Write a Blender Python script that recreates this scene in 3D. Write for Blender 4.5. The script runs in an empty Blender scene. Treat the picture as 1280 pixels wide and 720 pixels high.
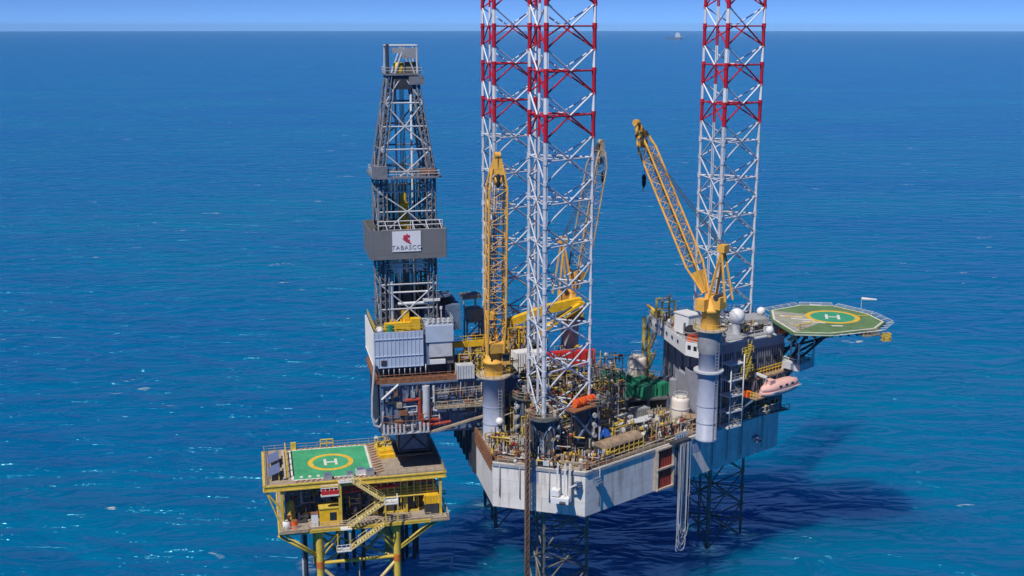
import bpy, bmesh, math, random
from mathutils import Vector, Matrix
R = math.radians
rnd = random.Random(7)
C = bpy.context.scene.collection
A = R(12.8)                                   # heading of the rig's long axis
ORG = Vector((2.85, 210.0, 0))
CA, SA = math.cos(A), math.sin(A)

def W(p):                                     # rig coordinates (u bow, v port, h up) -> world
    return Vector((ORG.x + p[0]*CA - p[1]*SA, ORG.y + p[0]*SA + p[1]*CA, p[2]))

# ------------------------------------------------------------------ materials
MATS = {}
def seams(m, w=6.2, h=2.5, dark=.72):
    nt = m.node_tree; N = nt.nodes; L = nt.links; b = N['Principled BSDF']; src = b.inputs['Base Color'].links[0].from_socket
    tc = N.new('ShaderNodeTexCoord'); s = N.new('ShaderNodeSeparateXYZ'); L.new(tc.outputs['Object'], s.inputs[0]); c = N.new('ShaderNodeCombineXYZ')
    ad = N.new('ShaderNodeMath'); ad.operation = 'MULTIPLY_ADD'; ad.inputs[1].default_value = .35; L.new(s.outputs[1], ad.inputs[0]); L.new(s.outputs[0], ad.inputs[2])
    L.new(ad.outputs[0], c.inputs[0]); L.new(s.outputs[2], c.inputs[1])
    k = N.new('ShaderNodeTexBrick'); k.inputs['Scale'].default_value = 1; k.inputs['Brick Width'].default_value = w; k.inputs['Row Height'].default_value = h; k.inputs['Mortar Size'].default_value = .035; k.inputs['Mortar Smooth'].default_value = .3; k.inputs['Color1'].default_value = (1,1,1,1); k.inputs['Color2'].default_value = (.93,.93,.93,1); k.inputs['Mortar'].default_value = (dark,dark,dark,1)
    L.new(c.outputs[0], k.inputs['Vector']); x = N.new('ShaderNodeMix'); x.data_type = 'RGBA'; x.blend_type = 'MULTIPLY'; x.inputs['Factor'].default_value = 1; L.new(src, x.inputs[6]); L.new(k.outputs['Color'], x.inputs[7]); L.new(x.outputs[2], b.inputs['Base Color'])
def mat(name, col, rough=.55, metal=0.0, var=.18, scale=.6, rust=0.0, streak=0.0, rustcol=(.20, .075, .03), spec=.4, bump=0.0):
    m = bpy.data.materials.new(name); m.use_nodes = True
    nt = m.node_tree; N = nt.nodes; L = nt.links
    b = N['Principled BSDF']
    b.inputs['Roughness'].default_value = rough
    b.inputs['Metallic'].default_value = metal
    b.inputs['Specular IOR Level'].default_value = spec
    tc = N.new('ShaderNodeTexCoord')
    n1 = N.new('ShaderNodeTexNoise'); n1.inputs['Scale'].default_value = scale; n1.inputs['Detail'].default_value = 6; n1.inputs['Roughness'].default_value = .65
    L.new(tc.outputs['Object'], n1.inputs['Vector'])
    mr = N.new('ShaderNodeMapRange'); mr.inputs['From Min'].default_value = .3; mr.inputs['From Max'].default_value = .7
    mr.inputs['To Min'].default_value = 1 - var; mr.inputs['To Max'].default_value = 1 + var
    L.new(n1.outputs['Fac'], mr.inputs['Value'])
    mx = N.new('ShaderNodeMix'); mx.data_type = 'RGBA'; mx.blend_type = 'MULTIPLY'; mx.inputs['Factor'].default_value = 1
    mx.inputs[6].default_value = (*col, 1)
    L.new(mr.outputs['Result'], mx.inputs[7])
    out = mx.outputs[2]
    if rust > 0 or streak > 0:
        for amt, sc, st in ((rust, .9, (1, 1, 1)), (streak, .8, (1, 1, .07))):
            if amt <= 0: continue
            mp = N.new('ShaderNodeMapping'); mp.inputs['Scale'].default_value = st
            L.new(tc.outputs['Object'], mp.inputs['Vector'])
            n2 = N.new('ShaderNodeTexNoise'); n2.inputs['Scale'].default_value = sc; n2.inputs['Detail'].default_value = 8; n2.inputs['Roughness'].default_value = .7
            L.new(mp.outputs['Vector'], n2.inputs['Vector'])
            r = N.new('ShaderNodeMapRange'); r.inputs['From Min'].default_value = .64 - .25*amt; r.inputs['From Max'].default_value = .78 - .2*amt
            r.inputs['To Min'].default_value = 0; r.inputs['To Max'].default_value = min(1, .35 + amt)
            L.new(n2.outputs['Fac'], r.inputs['Value'])
            m2 = N.new('ShaderNodeMix'); m2.data_type = 'RGBA'
            L.new(r.outputs['Result'], m2.inputs['Factor']); L.new(out, m2.inputs[6]); m2.inputs[7].default_value = (*rustcol, 1)
            out = m2.outputs[2]
    L.new(out, b.inputs['Base Color'])
    MATS[name] = m
    return m

mat('white_paint', (.74, .74, .73), .5, rust=.12, streak=.15, var=.08)
mat('clean_white', (.8, .8, .8), .4, var=.04)
mat('hull_paint', (.77, .74, .69), .55, var=.12, scale=.25, rust=.2, streak=.48, rustcol=(.40, .29, .20))
mat('leg_silver', (.58, .61, .68), .45, var=.22, scale=.8, rust=.3, rustcol=(.30, .20, .16), spec=.5)
mat('leg_white', (.80, .82, .86), .45, var=.06)
mat('leg_red', (.52, .012, .03), .45, var=.12)
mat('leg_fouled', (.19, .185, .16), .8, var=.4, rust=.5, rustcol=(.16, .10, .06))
mat('crane_yellow', (.82, .44, .08), .6, var=.2, scale=.9, rust=.14, streak=.1, rustcol=(.42, .22, .07))
mat('crane_faded', (.40, .33, .24), .6, var=.3, rust=.3)
mat('bright_yellow', (.82, .50, .02), .6, var=.2, scale=1.0, rust=.22, rustcol=(.40, .22, .05))
mat('platform_yellow', (.68, .49, .07), .55, var=.2, scale=1.1, rust=.32, streak=.2, rustcol=(.28, .13, .04))
mat('steel_blue', (.13, .19, .29), .6, var=.35, rust=.32, streak=.2)
mat('steel_grey', (.34, .35, .37), .6, var=.2, rust=.2)
mat('pale_grey', (.55, .57, .60), .55, var=.14, rust=.12, streak=.12)
mat('cladding_blue', (.47, .55, .68), .5, var=.10, scale=.3, streak=.12)
mat('ped_grey', (.36, .40, .51), .5, var=.10, streak=.10)
mat('house_grey', (.33, .34, .40), .6, var=.16, scale=.4, streak=.2, rustcol=(.14, .12, .12))
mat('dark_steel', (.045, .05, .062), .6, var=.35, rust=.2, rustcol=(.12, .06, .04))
mat('derrick_grey', (.21, .22, .25), .5, var=.45, scale=.9, rust=.45, rustcol=(.10, .08, .07))
mat('windwall_grey', (.19, .19, .20), .6, var=.1, scale=.3, streak=.1)
mat('rust', (.27, .12, .06), .8, var=.4, scale=1.2, rust=.4, rustcol=(.12, .05, .03))
mat('rust_red', (.36, .05, .03), .7, var=.3, rust=.2)
mat('signal_red', (.60, .03, .03), .5, var=.15)
mat('orange', (.85, .14, .02), .5, var=.12)
mat('rust_orange', (.62, .17, .03), .7, var=.35, scale=1.4, rust=.4)
mat('stair_yellow', (.72, .58, .24), .6, var=.2, rust=.25)
mat('old_iron', (.17, .11, .08), .8, var=.4, scale=.8, rust=.3)
mat('tan_canvas', (.34, .24, .16), .8, var=.4, scale=1.2, rust=.3)
mat('pink_boat', (.84, .50, .44), .45, var=.08)
mat('deck_brown', (.15, .125, .10), .8, var=.4, scale=.8, rust=.4)
mat('deck_dark', (.10, .11, .115), .8, var=.4, scale=.7, rust=.3)
mat('grating', (.38, .31, .24), .8, var=.25, scale=1.0, rust=.3)
mat('green_paint', (.025, .26, .14), .5, var=.22, rust=.1)
mat('pad_green', (.07, .40, .19), .7, var=.22, scale=.5, rust=.12, rustcol=(.05, .16, .10))
mat('heli_apron', (.36, .36, .29), .75, var=.3, scale=.6, rust=.3, rustcol=(.22, .22, .15))
mat('heli_olive', (.15, .27, .11), .7, var=.3, scale=.35, rust=.4, rustcol=(.25, .24, .17))
mat('heli_green', (.05, .34, .19), .7, var=.12, scale=.5)
mat('mark_yellow', (.78, .50, .05), .6, var=.2, scale=1.2, rust=.3, rustcol=(.30, .30, .12))
mat('mark_white', (.78, .75, .70), .6, var=.15, scale=1.2, rust=.25, rustcol=(.40, .38, .30))
mat('tarp_blue', (.02, .12, .48), .6, var=.25, scale=1.5)
mat('solar_blue', (.15, .19, .32), .25, var=.2, spec=.6)
mat('glass_dark', (.02, .03, .04), .15, var=.1, spec=.6)
mat('rubber', (.02, .02, .022), .8, var=.2)
mat('hose_grey', (.45, .47, .50), .6, var=.2)
mat('cream_tank', (.78, .70, .62), .5, var=.08, streak=.2)
mat('sign_white', (.82, .82, .84), .5, var=.03)
mat('sign_letter', (.22, .23, .28), .6, var=.05)
mat('beige', (.50, .42, .33), .7, var=.25, scale=1.4, rust=.2)

seams(MATS['hull_paint']); seams(MATS['windwall_grey'], 3.4, 5.0, .7); seams(MATS['heli_olive'], 3.0, 3.0, .85); seams(MATS['pad_green'], 3.5, 4.0, .88)

# ------------------------------------------------------------------ mesh builder (rig coordinates)
class MB:
    def __init__(s): s.v = []; s.f = []; s.m = []; s.sm = []; s.mi = 0; s.g = []; s.gc = 0
    def add(s, vs, fs, smooth=False):
        o = len(s.v); s.v += [tuple(v) for v in vs]; s.gc += 1
        for f in fs: s.f.append([o+i for i in f]); s.m.append(s.mi); s.sm.append(smooth); s.g.append(s.gc)
        return s
    def box(s, a, b):
        x0, y0, z0 = (min(a[i], b[i]) for i in range(3)); x1, y1, z1 = (max(a[i], b[i]) for i in range(3))
        return s.add([(x0,y0,z0),(x1,y0,z0),(x1,y1,z0),(x0,y1,z0),(x0,y0,z1),(x1,y0,z1),(x1,y1,z1),(x0,y1,z1)],
              [(0,3,2,1),(4,5,6,7),(0,1,5,4),(1,2,6,5),(2,3,7,6),(3,0,4,7)])
    def rbox(s, c, size, ang=0, tilt=0):       # centre, size, yaw, pitch about the box's own cross axis
        M = Matrix.Rotation(ang, 3, 'Z') @ Matrix.Rotation(tilt, 3, 'Y')
        c = Vector(c); h = [q/2 for q in size]
        vs = [c + M @ Vector((sx*h[0], sy*h[1], sz*h[2])) for sz in (-1,1) for sx, sy in ((-1,-1),(1,-1),(1,1),(-1,1))]
        return s.add(vs, [(0,3,2,1),(4,5,6,7),(0,1,5,4),(1,2,6,5),(2,3,7,6),(3,0,4,7)])
    def frame(s, p, q):
        d = (q-p).normalized(); up = Vector((0,0,1)) if abs(d.z) < .95 else Vector((1,0,0))
        a = d.cross(up).normalized(); return d, a, a.cross(d)
    def rod(s, p, q, r, n=6, r2=None, caps=True):
        p, q = Vector(p), Vector(q); d, a, b = s.frame(p, q); r2 = r if r2 is None else r2
        vs = [p + (a*math.cos(t)+b*math.sin(t))*r for t in (2*math.pi*i/n for i in range(n))] + \
             [q + (a*math.cos(t)+b*math.sin(t))*r2 for t in (2*math.pi*i/n for i in range(n))]
        s.add(vs, [(i, (i+1) % n, n+(i+1) % n, n+i) for i in range(n)], True)
        if caps: s.add(vs, [list(range(n))[::-1], list(range(n, 2*n))])
        return s
    def bar(s, p, q, w, h=None):               # rectangular section
        p, q = Vector(p), Vector(q); h = w if h is None else h; d, a, b = s.frame(p, q)
        vs = [e + a*x*w/2 + b*y*h/2 for e in (p, q) for x, y in ((-1,-1),(1,-1),(1,1),(-1,1))]
        return s.add(vs, [(0,3,2,1),(4,5,6,7),(0,1,5,4),(1,2,6,5),(2,3,7,6),(3,0,4,7)])
    def path(s, pts, r, n=6):
        for p, q in zip(pts, pts[1:]): s.rod(p, q, r, n)
        return s
    def prism(s, poly, z0, z1):
        n = len(poly)
        area = sum(poly[i][0]*poly[(i+1) % n][1]-poly[(i+1) % n][0]*poly[i][1] for i in range(n))
        if area < 0: poly = poly[::-1]
        vs = [(x,y,z0) for x,y in poly] + [(x,y,z1) for x,y in poly]
        return s.add(vs, [list(range(n))[::-1], list(range(n,2*n))] + [(i,(i+1)%n,n+(i+1)%n,n+i) for i in range(n)])
    def lathe(s, c, prof, n=20, axis='Z'):     # prof: (radius, height)
        cx, cy, cz = c; vs = []
        for r, z in prof:
            for i in range(n):
                t = 2*math.pi*i/n; vs.append((cx+r*math.cos(t), cy+r*math.sin(t), cz+z))
        fs = [(k*n+i, k*n+(i+1)%n, (k+1)*n+(i+1)%n, (k+1)*n+i) for k in range(len(prof)-1) for i in range(n)]
        s.add(vs, fs, True)
        return s.add(vs, [list(range(n))[::-1], [(len(prof)-1)*n+i for i in range(n)]])
    def cyl(s, c, r, h, n=16): return s.lathe(c, [(r,0),(r,h)], n)
    def sphere(s, c, r, n=16, squash=1.0):
        return s.lathe(c, [(max(.02, r*math.sin(math.pi*k/10)), -r*squash*math.cos(math.pi*k/10)) for k in range(11)], n)
    def ring(s, c, r0, r1, z0, z1, n=48):
        vs = []
        for r, z in ((r0,z0),(r1,z0),(r1,z1),(r0,z1)):
            vs += [(c[0]+r*math.cos(2*math.pi*i/n), c[1]+r*math.sin(2*math.pi*i/n), z) for i in range(n)]
        return s.add(vs, [(k*n+i, k*n+(i+1)%n, ((k+1)%4)*n+(i+1)%n, ((k+1)%4)*n+i) for k in range(4) for i in range(n)])
    def rail(s, pts, h=1.1, step=2.0, r=.05, closed=False, mids=1):
        pts = [Vector(p) for p in pts]
        if closed: pts = pts + [pts[0]]
        for p, q in zip(pts, pts[1:]):
            L = (q-p).length; n = max(1, round(L/step))
            for k in range(n+1):
                e = p.lerp(q, k/n); s.rod(e, e+Vector((0,0,h)), r, 4, caps=False)
            for j in range(mids+1):
                z = Vector((0,0,h*(j+1)/(mids+1))); s.rod(p+z, q+z, r, 4, caps=False)
        return s
    def stair(s, p, q, w, side, r=.05):        # flight from p up/down to q, width along vector side
        p, q, sd = Vector(p), Vector(q), Vector(side).normalized()*w
        for o in (Vector((0,0,0)), sd):
            s.bar(p+o, q+o, .12, .3)
            s.rod(p+o+Vector((0,0,1)), q+o+Vector((0,0,1)), r, 4)
            for k in range(5):
                e = p.lerp(q, k/4)+o; s.rod(e, e+Vector((0,0,1)), r, 4)
        n = max(3, int(abs(q.z-p.z)/.3))
        for k in range(n+1):
            e = p.lerp(q, k/n); s.bar(e, e+sd, .28, .05)
        return s
    def pieces(s):
        # one builder per piece: calls of add() whose boxes touch belong together
        G = {}
        for f, mi, sm, g in zip(s.f, s.m, s.sm, s.g): G.setdefault(g, []).append((f, mi, sm))
        ks = list(G); bb = {}
        for k in ks:
            P = [s.v[i] for f, _, _ in G[k] for i in f]
            bb[k] = ([min(p[a] for p in P)-.02 for a in range(3)], [max(p[a] for p in P)+.02 for a in range(3)])
        par = {k: k for k in ks}
        def fd(k):
            while par[k] != k: k = par[k]
            return k
        for i, a in enumerate(ks):
            for c in ks[i+1:]:
                if all(bb[a][0][x] <= bb[c][1][x] and bb[c][0][x] <= bb[a][1][x] for x in range(3)): par[fd(a)] = fd(c)
        out = {}
        for k in ks:
            o = out.setdefault(fd(k), MB())
            for f, mi, sm in G[k]:
                n0 = len(o.v); o.v += [s.v[i] for i in f]; o.f.append(list(range(n0, n0+len(f)))); o.m.append(mi); o.sm.append(sm); o.g.append(0)
        return list(out.values())
    def build_each(s, name, m, parent):
        return [q.build(name, m, parent, weld=True) for q in s.pieces()]
    def build(s, name, m, parent=None, weld=False):
        base = Vector(parent['_b']) if parent is not None and '_b' in parent else Vector((0,0,0))
        me = bpy.data.meshes.new(name)
        me.from_pydata([tuple(Vector(v)-base) for v in s.v], [], s.f)
        for k in (m if isinstance(m, (list, tuple)) else [m]): me.materials.append(MATS[k])
        me.polygons.foreach_set('material_index', s.m); me.polygons.foreach_set('use_smooth', s.sm)
        bm = bmesh.new(); bm.from_mesh(me)
        if weld: bmesh.ops.remove_doubles(bm, verts=bm.verts, dist=.0005)
        bmesh.ops.recalc_face_normals(bm, faces=bm.faces); bm.to_mesh(me); bm.free()
        me.update()
        o = bpy.data.objects.new(name, me); C.objects.link(o)
        if parent is not None:
            o.parent = parent; o['_b'] = tuple(base)
        else:
            o.location = ORG; o.rotation_euler.z = A
        return o

ALL = []
def thing(name, label, cat, base, group=None):
    o = bpy.data.objects.new(name, None); C.objects.link(o); o.empty_display_size = .5
    o.location = W(base); o.rotation_euler.z = A; o['_b'] = tuple(base)
    o['label'] = label; o['category'] = cat
    if group: o['group'] = group
    ALL.append(o); return o
KIDS = {}
def children(o): return [c for c in bpy.data.objects if c.parent == o]
def copy_thing(root, base, label, group=None):
    r = root.copy(); C.objects.link(r); r.location = W(base); r['label'] = label; r['_b'] = tuple(base)
    if group: r['group'] = group
    for ch in children(root):
        c = ch.copy(); C.objects.link(c); c.parent = r
        for g in children(ch):
            d = g.copy(); C.objects.link(d); d.parent = c
    ALL.append(r); return r

# ------------------------------------------------------------------ hull
HB, DK = 22.0, 30.0
HULL = [(-11.7,-23.8),(2.4,-31.6),(48.6,-7.6),(48.6,8.6),(2.4,31.6),(-11.7,23.8)]
def edge_pt(i, t, off=0, z=DK):               # point along hull edge i, pushed outward by off
    a, b = Vector(HULL[i]), Vector(HULL[(i+1) % 6]); d = (b-a).normalized(); n = Vector((d.y, -d.x))
    p = a.lerp(b, t) + n*off; return (p.x, p.y, z)
hull = thing('jackup_hull', 'pale grey three-cornered jack-up rig hull standing on lattice legs above the sea', 'rig hull', (14, 0, HB))
MB().prism(HULL, HB, DK).build('hull_shell', 'hull_paint', hull)
b = MB(); b.prism([(x*.992+.1, y*.992) for x, y in HULL], DK+.004, DK+.05); b.build('main_deck', 'deck_brown', hull)
b = MB()
for i in range(6):
    if i == 5: continue
    p, q = Vector(edge_pt(i,0,.12,DK-.35)), Vector(edge_pt(i,1,.12,DK-.35)); b.bar(p, q, .22, .5)
b.build('rubbing_strake', 'steel_grey', hull)
b = MB(); b.rail([edge_pt(0,.05,-.3), edge_pt(0,.97,-.3)], 1.15, 1.8, .045); b.rail([edge_pt(1,.03,-.3), edge_pt(1,.97,-.3)], 1.15, 1.8, .045)
b.rail([edge_pt(2,.03,-.3), edge_pt(2,.97,-.3)], 1.15); b.rail([edge_pt(3,.03,-.3), edge_pt(3,.97,-.3)], 1.15); b.rail([edge_pt(4,.05,-.3), edge_pt(4,.95,-.3)], 1.15)
b.build('handrail', 'beige', hull)
# rust brown bulwark on the stern, seen at the left of the hull
b = MB(); b.box((-12.0,-23.6,29.9), (-11.72,-9.5,31.3))
for k in range(12): b.box((-12.12,-23.4+k*1.2,28.4), (-11.72,-23.1+k*1.2,31.0))
b.build('stern_bulwark', 'rust', hull)
b = MB(); b.box((-12.05,-9.3,22.2), (-11.72,11,29.9))  # added dark ribbed panel: paints the cantilever's shade onto the transom
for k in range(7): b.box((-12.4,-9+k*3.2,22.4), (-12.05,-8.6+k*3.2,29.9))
b.build('stern_shade_panel', 'dark_steel', hull)
# piping slot in the starboard side
def bc(t, off, z): return edge_pt(1, t, off, z)
t0, t1 = .33, .405
b = MB(); dA = Vector(bc(t0,.02,0)); dB = Vector(bc(t1,.02,0))
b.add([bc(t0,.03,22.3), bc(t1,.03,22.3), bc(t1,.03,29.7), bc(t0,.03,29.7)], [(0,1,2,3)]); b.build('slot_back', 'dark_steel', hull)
b = MB()
for k in range(9):
    t = t0+(t1-t0)*(k+.5)/9; b.rod(bc(t,.22,22.2), bc(t,.22,29.4), .17, 6)
b.build('slot_pipes', 'rust_red', hull)
b = MB()
for z in (22.2, 26.0, 29.7): b.bar(bc(t0-.004,.35,z), bc(t1+.004,.35,z), .7, .32)
for t in (t0-.002, t1+.002): b.bar(bc(t,.3,22.1), bc(t,.3,29.8), .35, .6)
b.build('slot_frame', 'beige', hull)
b = MB()
for t, z0, z1, w in ((.52,26.6,29.5,.04),):
    b.add([bc(t,.02,z0), bc(t+w,.02,z0), bc(t+w,.02,z1), bc(t,.02,z1)], [(0,1,2,3)])
p = edge_pt(0,.40,.03,27.2); q = edge_pt(0,.50,.03,27.2)
b.add([p, q, (q[0],q[1],29.6), (p[0],p[1],29.6)], [(0,1,2,3)])
b.build_each('repair_plate', 'ped_grey', hull)
b = MB()
for t in (.06, .62, .70, .78, .90):
    b.rod(bc(t,.25,23.0), bc(t,.25,30), .10, 5)
for t in (.08,.3,.62,.86): b.rod(edge_pt(0,t,.2,24), edge_pt(0,t,.2,30), .08, 5)
b.build_each('drain_pipe', 'steel_grey', hull)
b = MB()
for i, t, z in ((1,.86,25.6),(1,.045,28.2),(0,.93,28.0)):
    for k in range(3):
        p = Vector(edge_pt(i,t,.3+.3*k,z-.3*k)); b.rbox(p, (1.3,.7,.5), R(27))
b.build_each('fender_bracket', 'steel_blue', hull)
# cable trays and pipe runs along the deck edge
b = MB()
for k in range(60):
    i = rnd.choice((0,1,1,1)); t = rnd.uniform(.03,.95); p = Vector(edge_pt(i,t,-rnd.uniform(.8,2.6),DK)); ang = R(-29 if i == 0 else 27.5)
    L_ = rnd.uniform(1.5,5); d = Vector((math.cos(ang), math.sin(ang), 0))*L_/2; z = Vector((0,0,rnd.uniform(.2,.9)))
    b.rod(p-d+z, p+d+z, rnd.uniform(.06,.16), 5)
b.build('deck_pipework', 'beige', hull)

# ------------------------------------------------------------------ legs: triangular lattice, K-braced
S = 11.0; BAY = 7.08; EYE = 102.2
LEGS = [(-.08,-20.18), (.12,20.28), (39.34,1.11)]
def leg_v(base, z):
    u, v = base; return [Vector((u-.289*S, v-.5*S, z)), Vector((u+.577*S, v, z)), Vector((u-.289*S, v+.5*S, z))]   # F, R, L
def red(z): return z > EYE-2.5*BAY-.01
def make_leg(base, label):
    t = thing('lattice_leg', label, 'rig leg', (base[0], base[1], 0), 'the three lattice legs of the rig')
    top = EYE+2.5*BAY; levels = [EYE+k*BAY for k in range(2, -19, -1)]
    P0 = leg_v(base, 0)
    for q in range(3):
        b = MB(); c = P0[q]
        zs = []
        for h in levels:
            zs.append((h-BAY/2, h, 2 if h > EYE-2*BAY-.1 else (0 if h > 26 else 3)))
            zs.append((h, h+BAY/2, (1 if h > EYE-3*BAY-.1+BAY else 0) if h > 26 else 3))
        for z0, z1, m in zs:
            if z1 < -25: continue
            b.mi = m; rr = .29 if m != 2 else .34
            b.rod((c.x,c.y,z0), (c.x,c.y,z1), rr, 8)
            # rack plate with teeth
            d = Vector((c.x-base[0], c.y-base[1], 0)).normalized(); sd = Vector((-d.y, d.x, 0))
            for sg in (-1, 1):
                e = c+sd*sg*.33; b.bar((e.x,e.y,z0), (e.x,e.y,z1), .12, .10)
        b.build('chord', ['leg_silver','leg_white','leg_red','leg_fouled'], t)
    for h in levels:
        if h < -20: continue
        b = MB(); isred = h > EYE-2*BAY-.1; low = h < 26
        F = leg_v(base, h); mids = [(F[i]+F[(i+1)%3])/2 for i in range(3)]
        dn = Vector((0,0,-BAY/2)); upv = Vector((0,0,BAY/2))
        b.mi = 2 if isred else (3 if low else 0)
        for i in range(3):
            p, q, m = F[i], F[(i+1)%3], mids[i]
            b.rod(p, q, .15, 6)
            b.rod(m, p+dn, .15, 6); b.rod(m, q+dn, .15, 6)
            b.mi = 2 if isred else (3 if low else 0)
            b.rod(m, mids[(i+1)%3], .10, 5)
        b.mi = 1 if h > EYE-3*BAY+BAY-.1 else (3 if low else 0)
        for i in range(3):
            p, q, m = F[i], F[(i+1)%3], mids[i]
            b.rod(m, p+upv, .15, 6); b.rod(m, q+upv, .15, 6)
        for c_ in F: b.mi = 2 if isred else (3 if low else 0); b.rod(c_+Vector((0,0,-.5)), c_+Vector((0,0,.5)), .42, 8); b.rod(c_+dn+Vector((0,0,-.35)), c_+dn+Vector((0,0,.35)), .40, 8)
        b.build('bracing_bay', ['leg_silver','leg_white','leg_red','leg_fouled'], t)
    m = (P0[0]+P0[2])/2
    for dv in (-.38, .38):
        b = MB()
        for h in levels:
            if h < -20: continue
            b.mi = 2 if h > EYE-2*BAY-.1 else (0 if h > 26 else 3); b.rod((m.x+.3,m.y+dv,h-BAY/2), (m.x+.3,m.y+dv,h), .13, 6)
            b.mi = (1 if h > EYE-2*BAY-.1 else 0) if h > 26 else 3; b.rod((m.x+.3,m.y+dv,h), (m.x+.3,m.y+dv,h+BAY/2), .13, 6)
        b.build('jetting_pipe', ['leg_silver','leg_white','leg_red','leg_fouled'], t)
    return t
leg0 = make_leg(LEGS[0], 'nearest lattice leg with red and white bands, rising at the near corner of the hull')
copy_thing(leg0, (*LEGS[1],0), 'farther lattice leg with red and white bands, partly hidden behind the nearest leg')
copy_thing(leg0, (*LEGS[2],0), 'lattice leg with red and white bands rising through the grey accommodation house by the helideck')

# jacking towers around every chord
def make_jack(base, label):
    t = thing('jacking_house', label, 'jacking house', (base[0], base[1], DK), 'jacking houses round the legs')
    P = leg_v(base, DK)
    for q, c in enumerate(P):
        d = Vector((c.x-base[0], c.y-base[1], 0)).normalized(); ang = math.atan2(d.y, d.x)
        sd = Vector((-d.y, d.x, 0)); cc = c+d*.3
        b = MB()
        hgt = 8.0
        for sg in (-1, 1):
            b.rbox(cc+sd*sg*1.55+Vector((0,0,hgt/2)), (2.2,.7,hgt), ang)
        b.rbox(cc+d*.9+Vector((0,0,hgt/2)), (.3,3.0,hgt), ang)
        b.build_each('jack_frame', 'dark_steel', t)
        b = MB()
        for sg in (-1, 1):
            e = cc+sd*sg*1.95
            for k in (-.9, .9): b.bar(e+d*k, e+d*k+Vector((0,0,hgt)), .25)
            b.bar(e-d*.9+Vector((0,0,.4)), e+d*.9+Vector((0,0,hgt-.4)), .22); b.bar(e+d*.9+Vector((0,0,.4)), e-d*.9+Vector((0,0,hgt-.4)), .22)
        e = cc+d*1.12
        b.bar(e-sd*1.6+Vector((0,0,.4)), e+sd*1.6+Vector((0,0,hgt-.4)), .22); b.bar(e+sd*1.6+Vector((0,0,.4)), e-sd*1.6+Vector((0,0,hgt-.4)), .22)
        b.build('frame_brace', 'steel_blue', t)
        b = MB()
        for sg in (-1, 1):
            for k in range(4): b.rod(cc+sd*sg*2.0+Vector((0,0,1.2+k*1.8)), cc+sd*sg*2.9+Vector((0,0,1.2+k*1.8)), .42, 8)
        b.build_each('jack_motor', 'steel_grey', t)
        b = MB()
        for k in range(34):
            e = cc+d*rnd.uniform(-1.2,2.0)+sd*rnd.uniform(-3.2,3.2)+Vector((0,0,rnd.uniform(.2,7))); ax_ = rnd.choice((sd,d,Vector((0,0,1)),Vector((0,0,1)))); b.mi = rnd.choice((0,1,2,3)); b.rod(e, e+ax_*rnd.uniform(.6,2.4), rnd.uniform(.06,.16), 5)
        b.build('pipework', ['beige','rust','pale_grey','crane_faded'], t)
        b = MB(); b.ring((cc.x,cc.y), 1.0, 2.7, DK+hgt+.05, DK+hgt+.25, 12)
        b.build('top_platform', 'deck_dark', t)
        for k in range(7):
            b = MB(); a_ = rnd.uniform(0,6.28); b.rbox((cc.x+1.9*math.cos(a_),cc.y+1.9*math.sin(a_),DK+hgt+.7), (rnd.uniform(.4,1.1),rnd.uniform(.4,1.1),rnd.uniform(.5,1.4)), a_); b.build('top_gear', rnd.choice(('rust','beige','steel_grey','platform_yellow','dark_steel')), t)
        b = MB(); b.rail([(cc.x+2.6*math.cos(a), cc.y+2.6*math.sin(a), DK+hgt+.25) for a in (2*math.pi*k/10 for k in range(10))], 1.1, 2, .05, True)
        b.build('platform_rail', 'crane_faded', t)
    b = MB()
    for i in range(3):
        p, q = P[i]+Vector((0,0,5)), P[(i+1)%3]+Vector((0,0,5)); dd = (q-p).normalized(); b.bar(p+dd*2.2, q-dd*2.2, 1.2, .2)
        b.rail([p+dd*2.2, q-dd*2.2], 1.1, 1.8, .05)
    b.build_each('link_walkway', 'crane_faded', t)
    return t
j0 = make_jack(LEGS[0], 'dark jacking frames with X braces round the nearest leg')
copy_thing(j0, (*LEGS[1],DK), 'dark jacking frames round the farther leg, mostly hidden by the deck machinery')

# ------------------------------------------------------------------ cantilever
ct = thing('cantilever', 'rusty blue plated cantilever reaching from the hull over the yellow wellhead platform', 'cantilever', (-12, 0, DK))
CZ0, CZ1 = 30.4, 40.0
for v in (-7.4, 7.4):
    b = MB(); s = -1 if v < 0 else 1
    b.box((-28.8, v-.25, CZ0+.3), (-3.2, v+.25, CZ1-.3))
    b.box((-28.8, v-.8, CZ0-.0), (-3.2, v+.8, CZ0+.3)); b.box((-28.8, v-.8, CZ1-.3), (-3.2, v+.8, CZ1))
    b.build('side_girder', 'steel_blue', ct)
    b = MB()
    for k in range(17):
        u = -28.4+k*1.5; b.box((u, v+s*.25, CZ0+.3), (u+.16, v+s*.62, CZ1-.3))
    for z in (33.5, 36.6): b.box((-28.8, v+s*.25, z), (-3.4, v+s*.48, z+.16))
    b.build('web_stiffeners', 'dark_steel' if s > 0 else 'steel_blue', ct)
b = MB()
for u in range(-28, -3, 4): b.bar((u,-7.2,CZ0+.8), (u,7.2,CZ0+.8), .5, .8); b.bar((u,-7.2,CZ1-.9), (u,7.2,CZ1-.9), .5, .8)
b.box((-29.1,-7.1,CZ0+.5), (-28.85,7.1,CZ1-.5))
b.build('cross_beam', 'dark_steel', ct)
b = MB(); b.box((-15.5,-7.0,CZ1+.01), (-3.2,7.0,CZ1+.15)); b.build('pipe_deck', 'deck_brown', ct)
b = MB()
b.path([(-24.5,-8.2,36.8),(-21.8,-8.2,36.9),(-21.8,-8.2,33.0),(-18.2,-8.2,32.8)], .36, 8)
b.path([(-21.2,-8.4,34.2),(-21.2,-8.4,32.2),(-19,-8.4,32.0)], .22, 6)
b.rod((-20.4,-8.3,31.8), (-16.2,-8.3,32.3), .3, 8)
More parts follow.
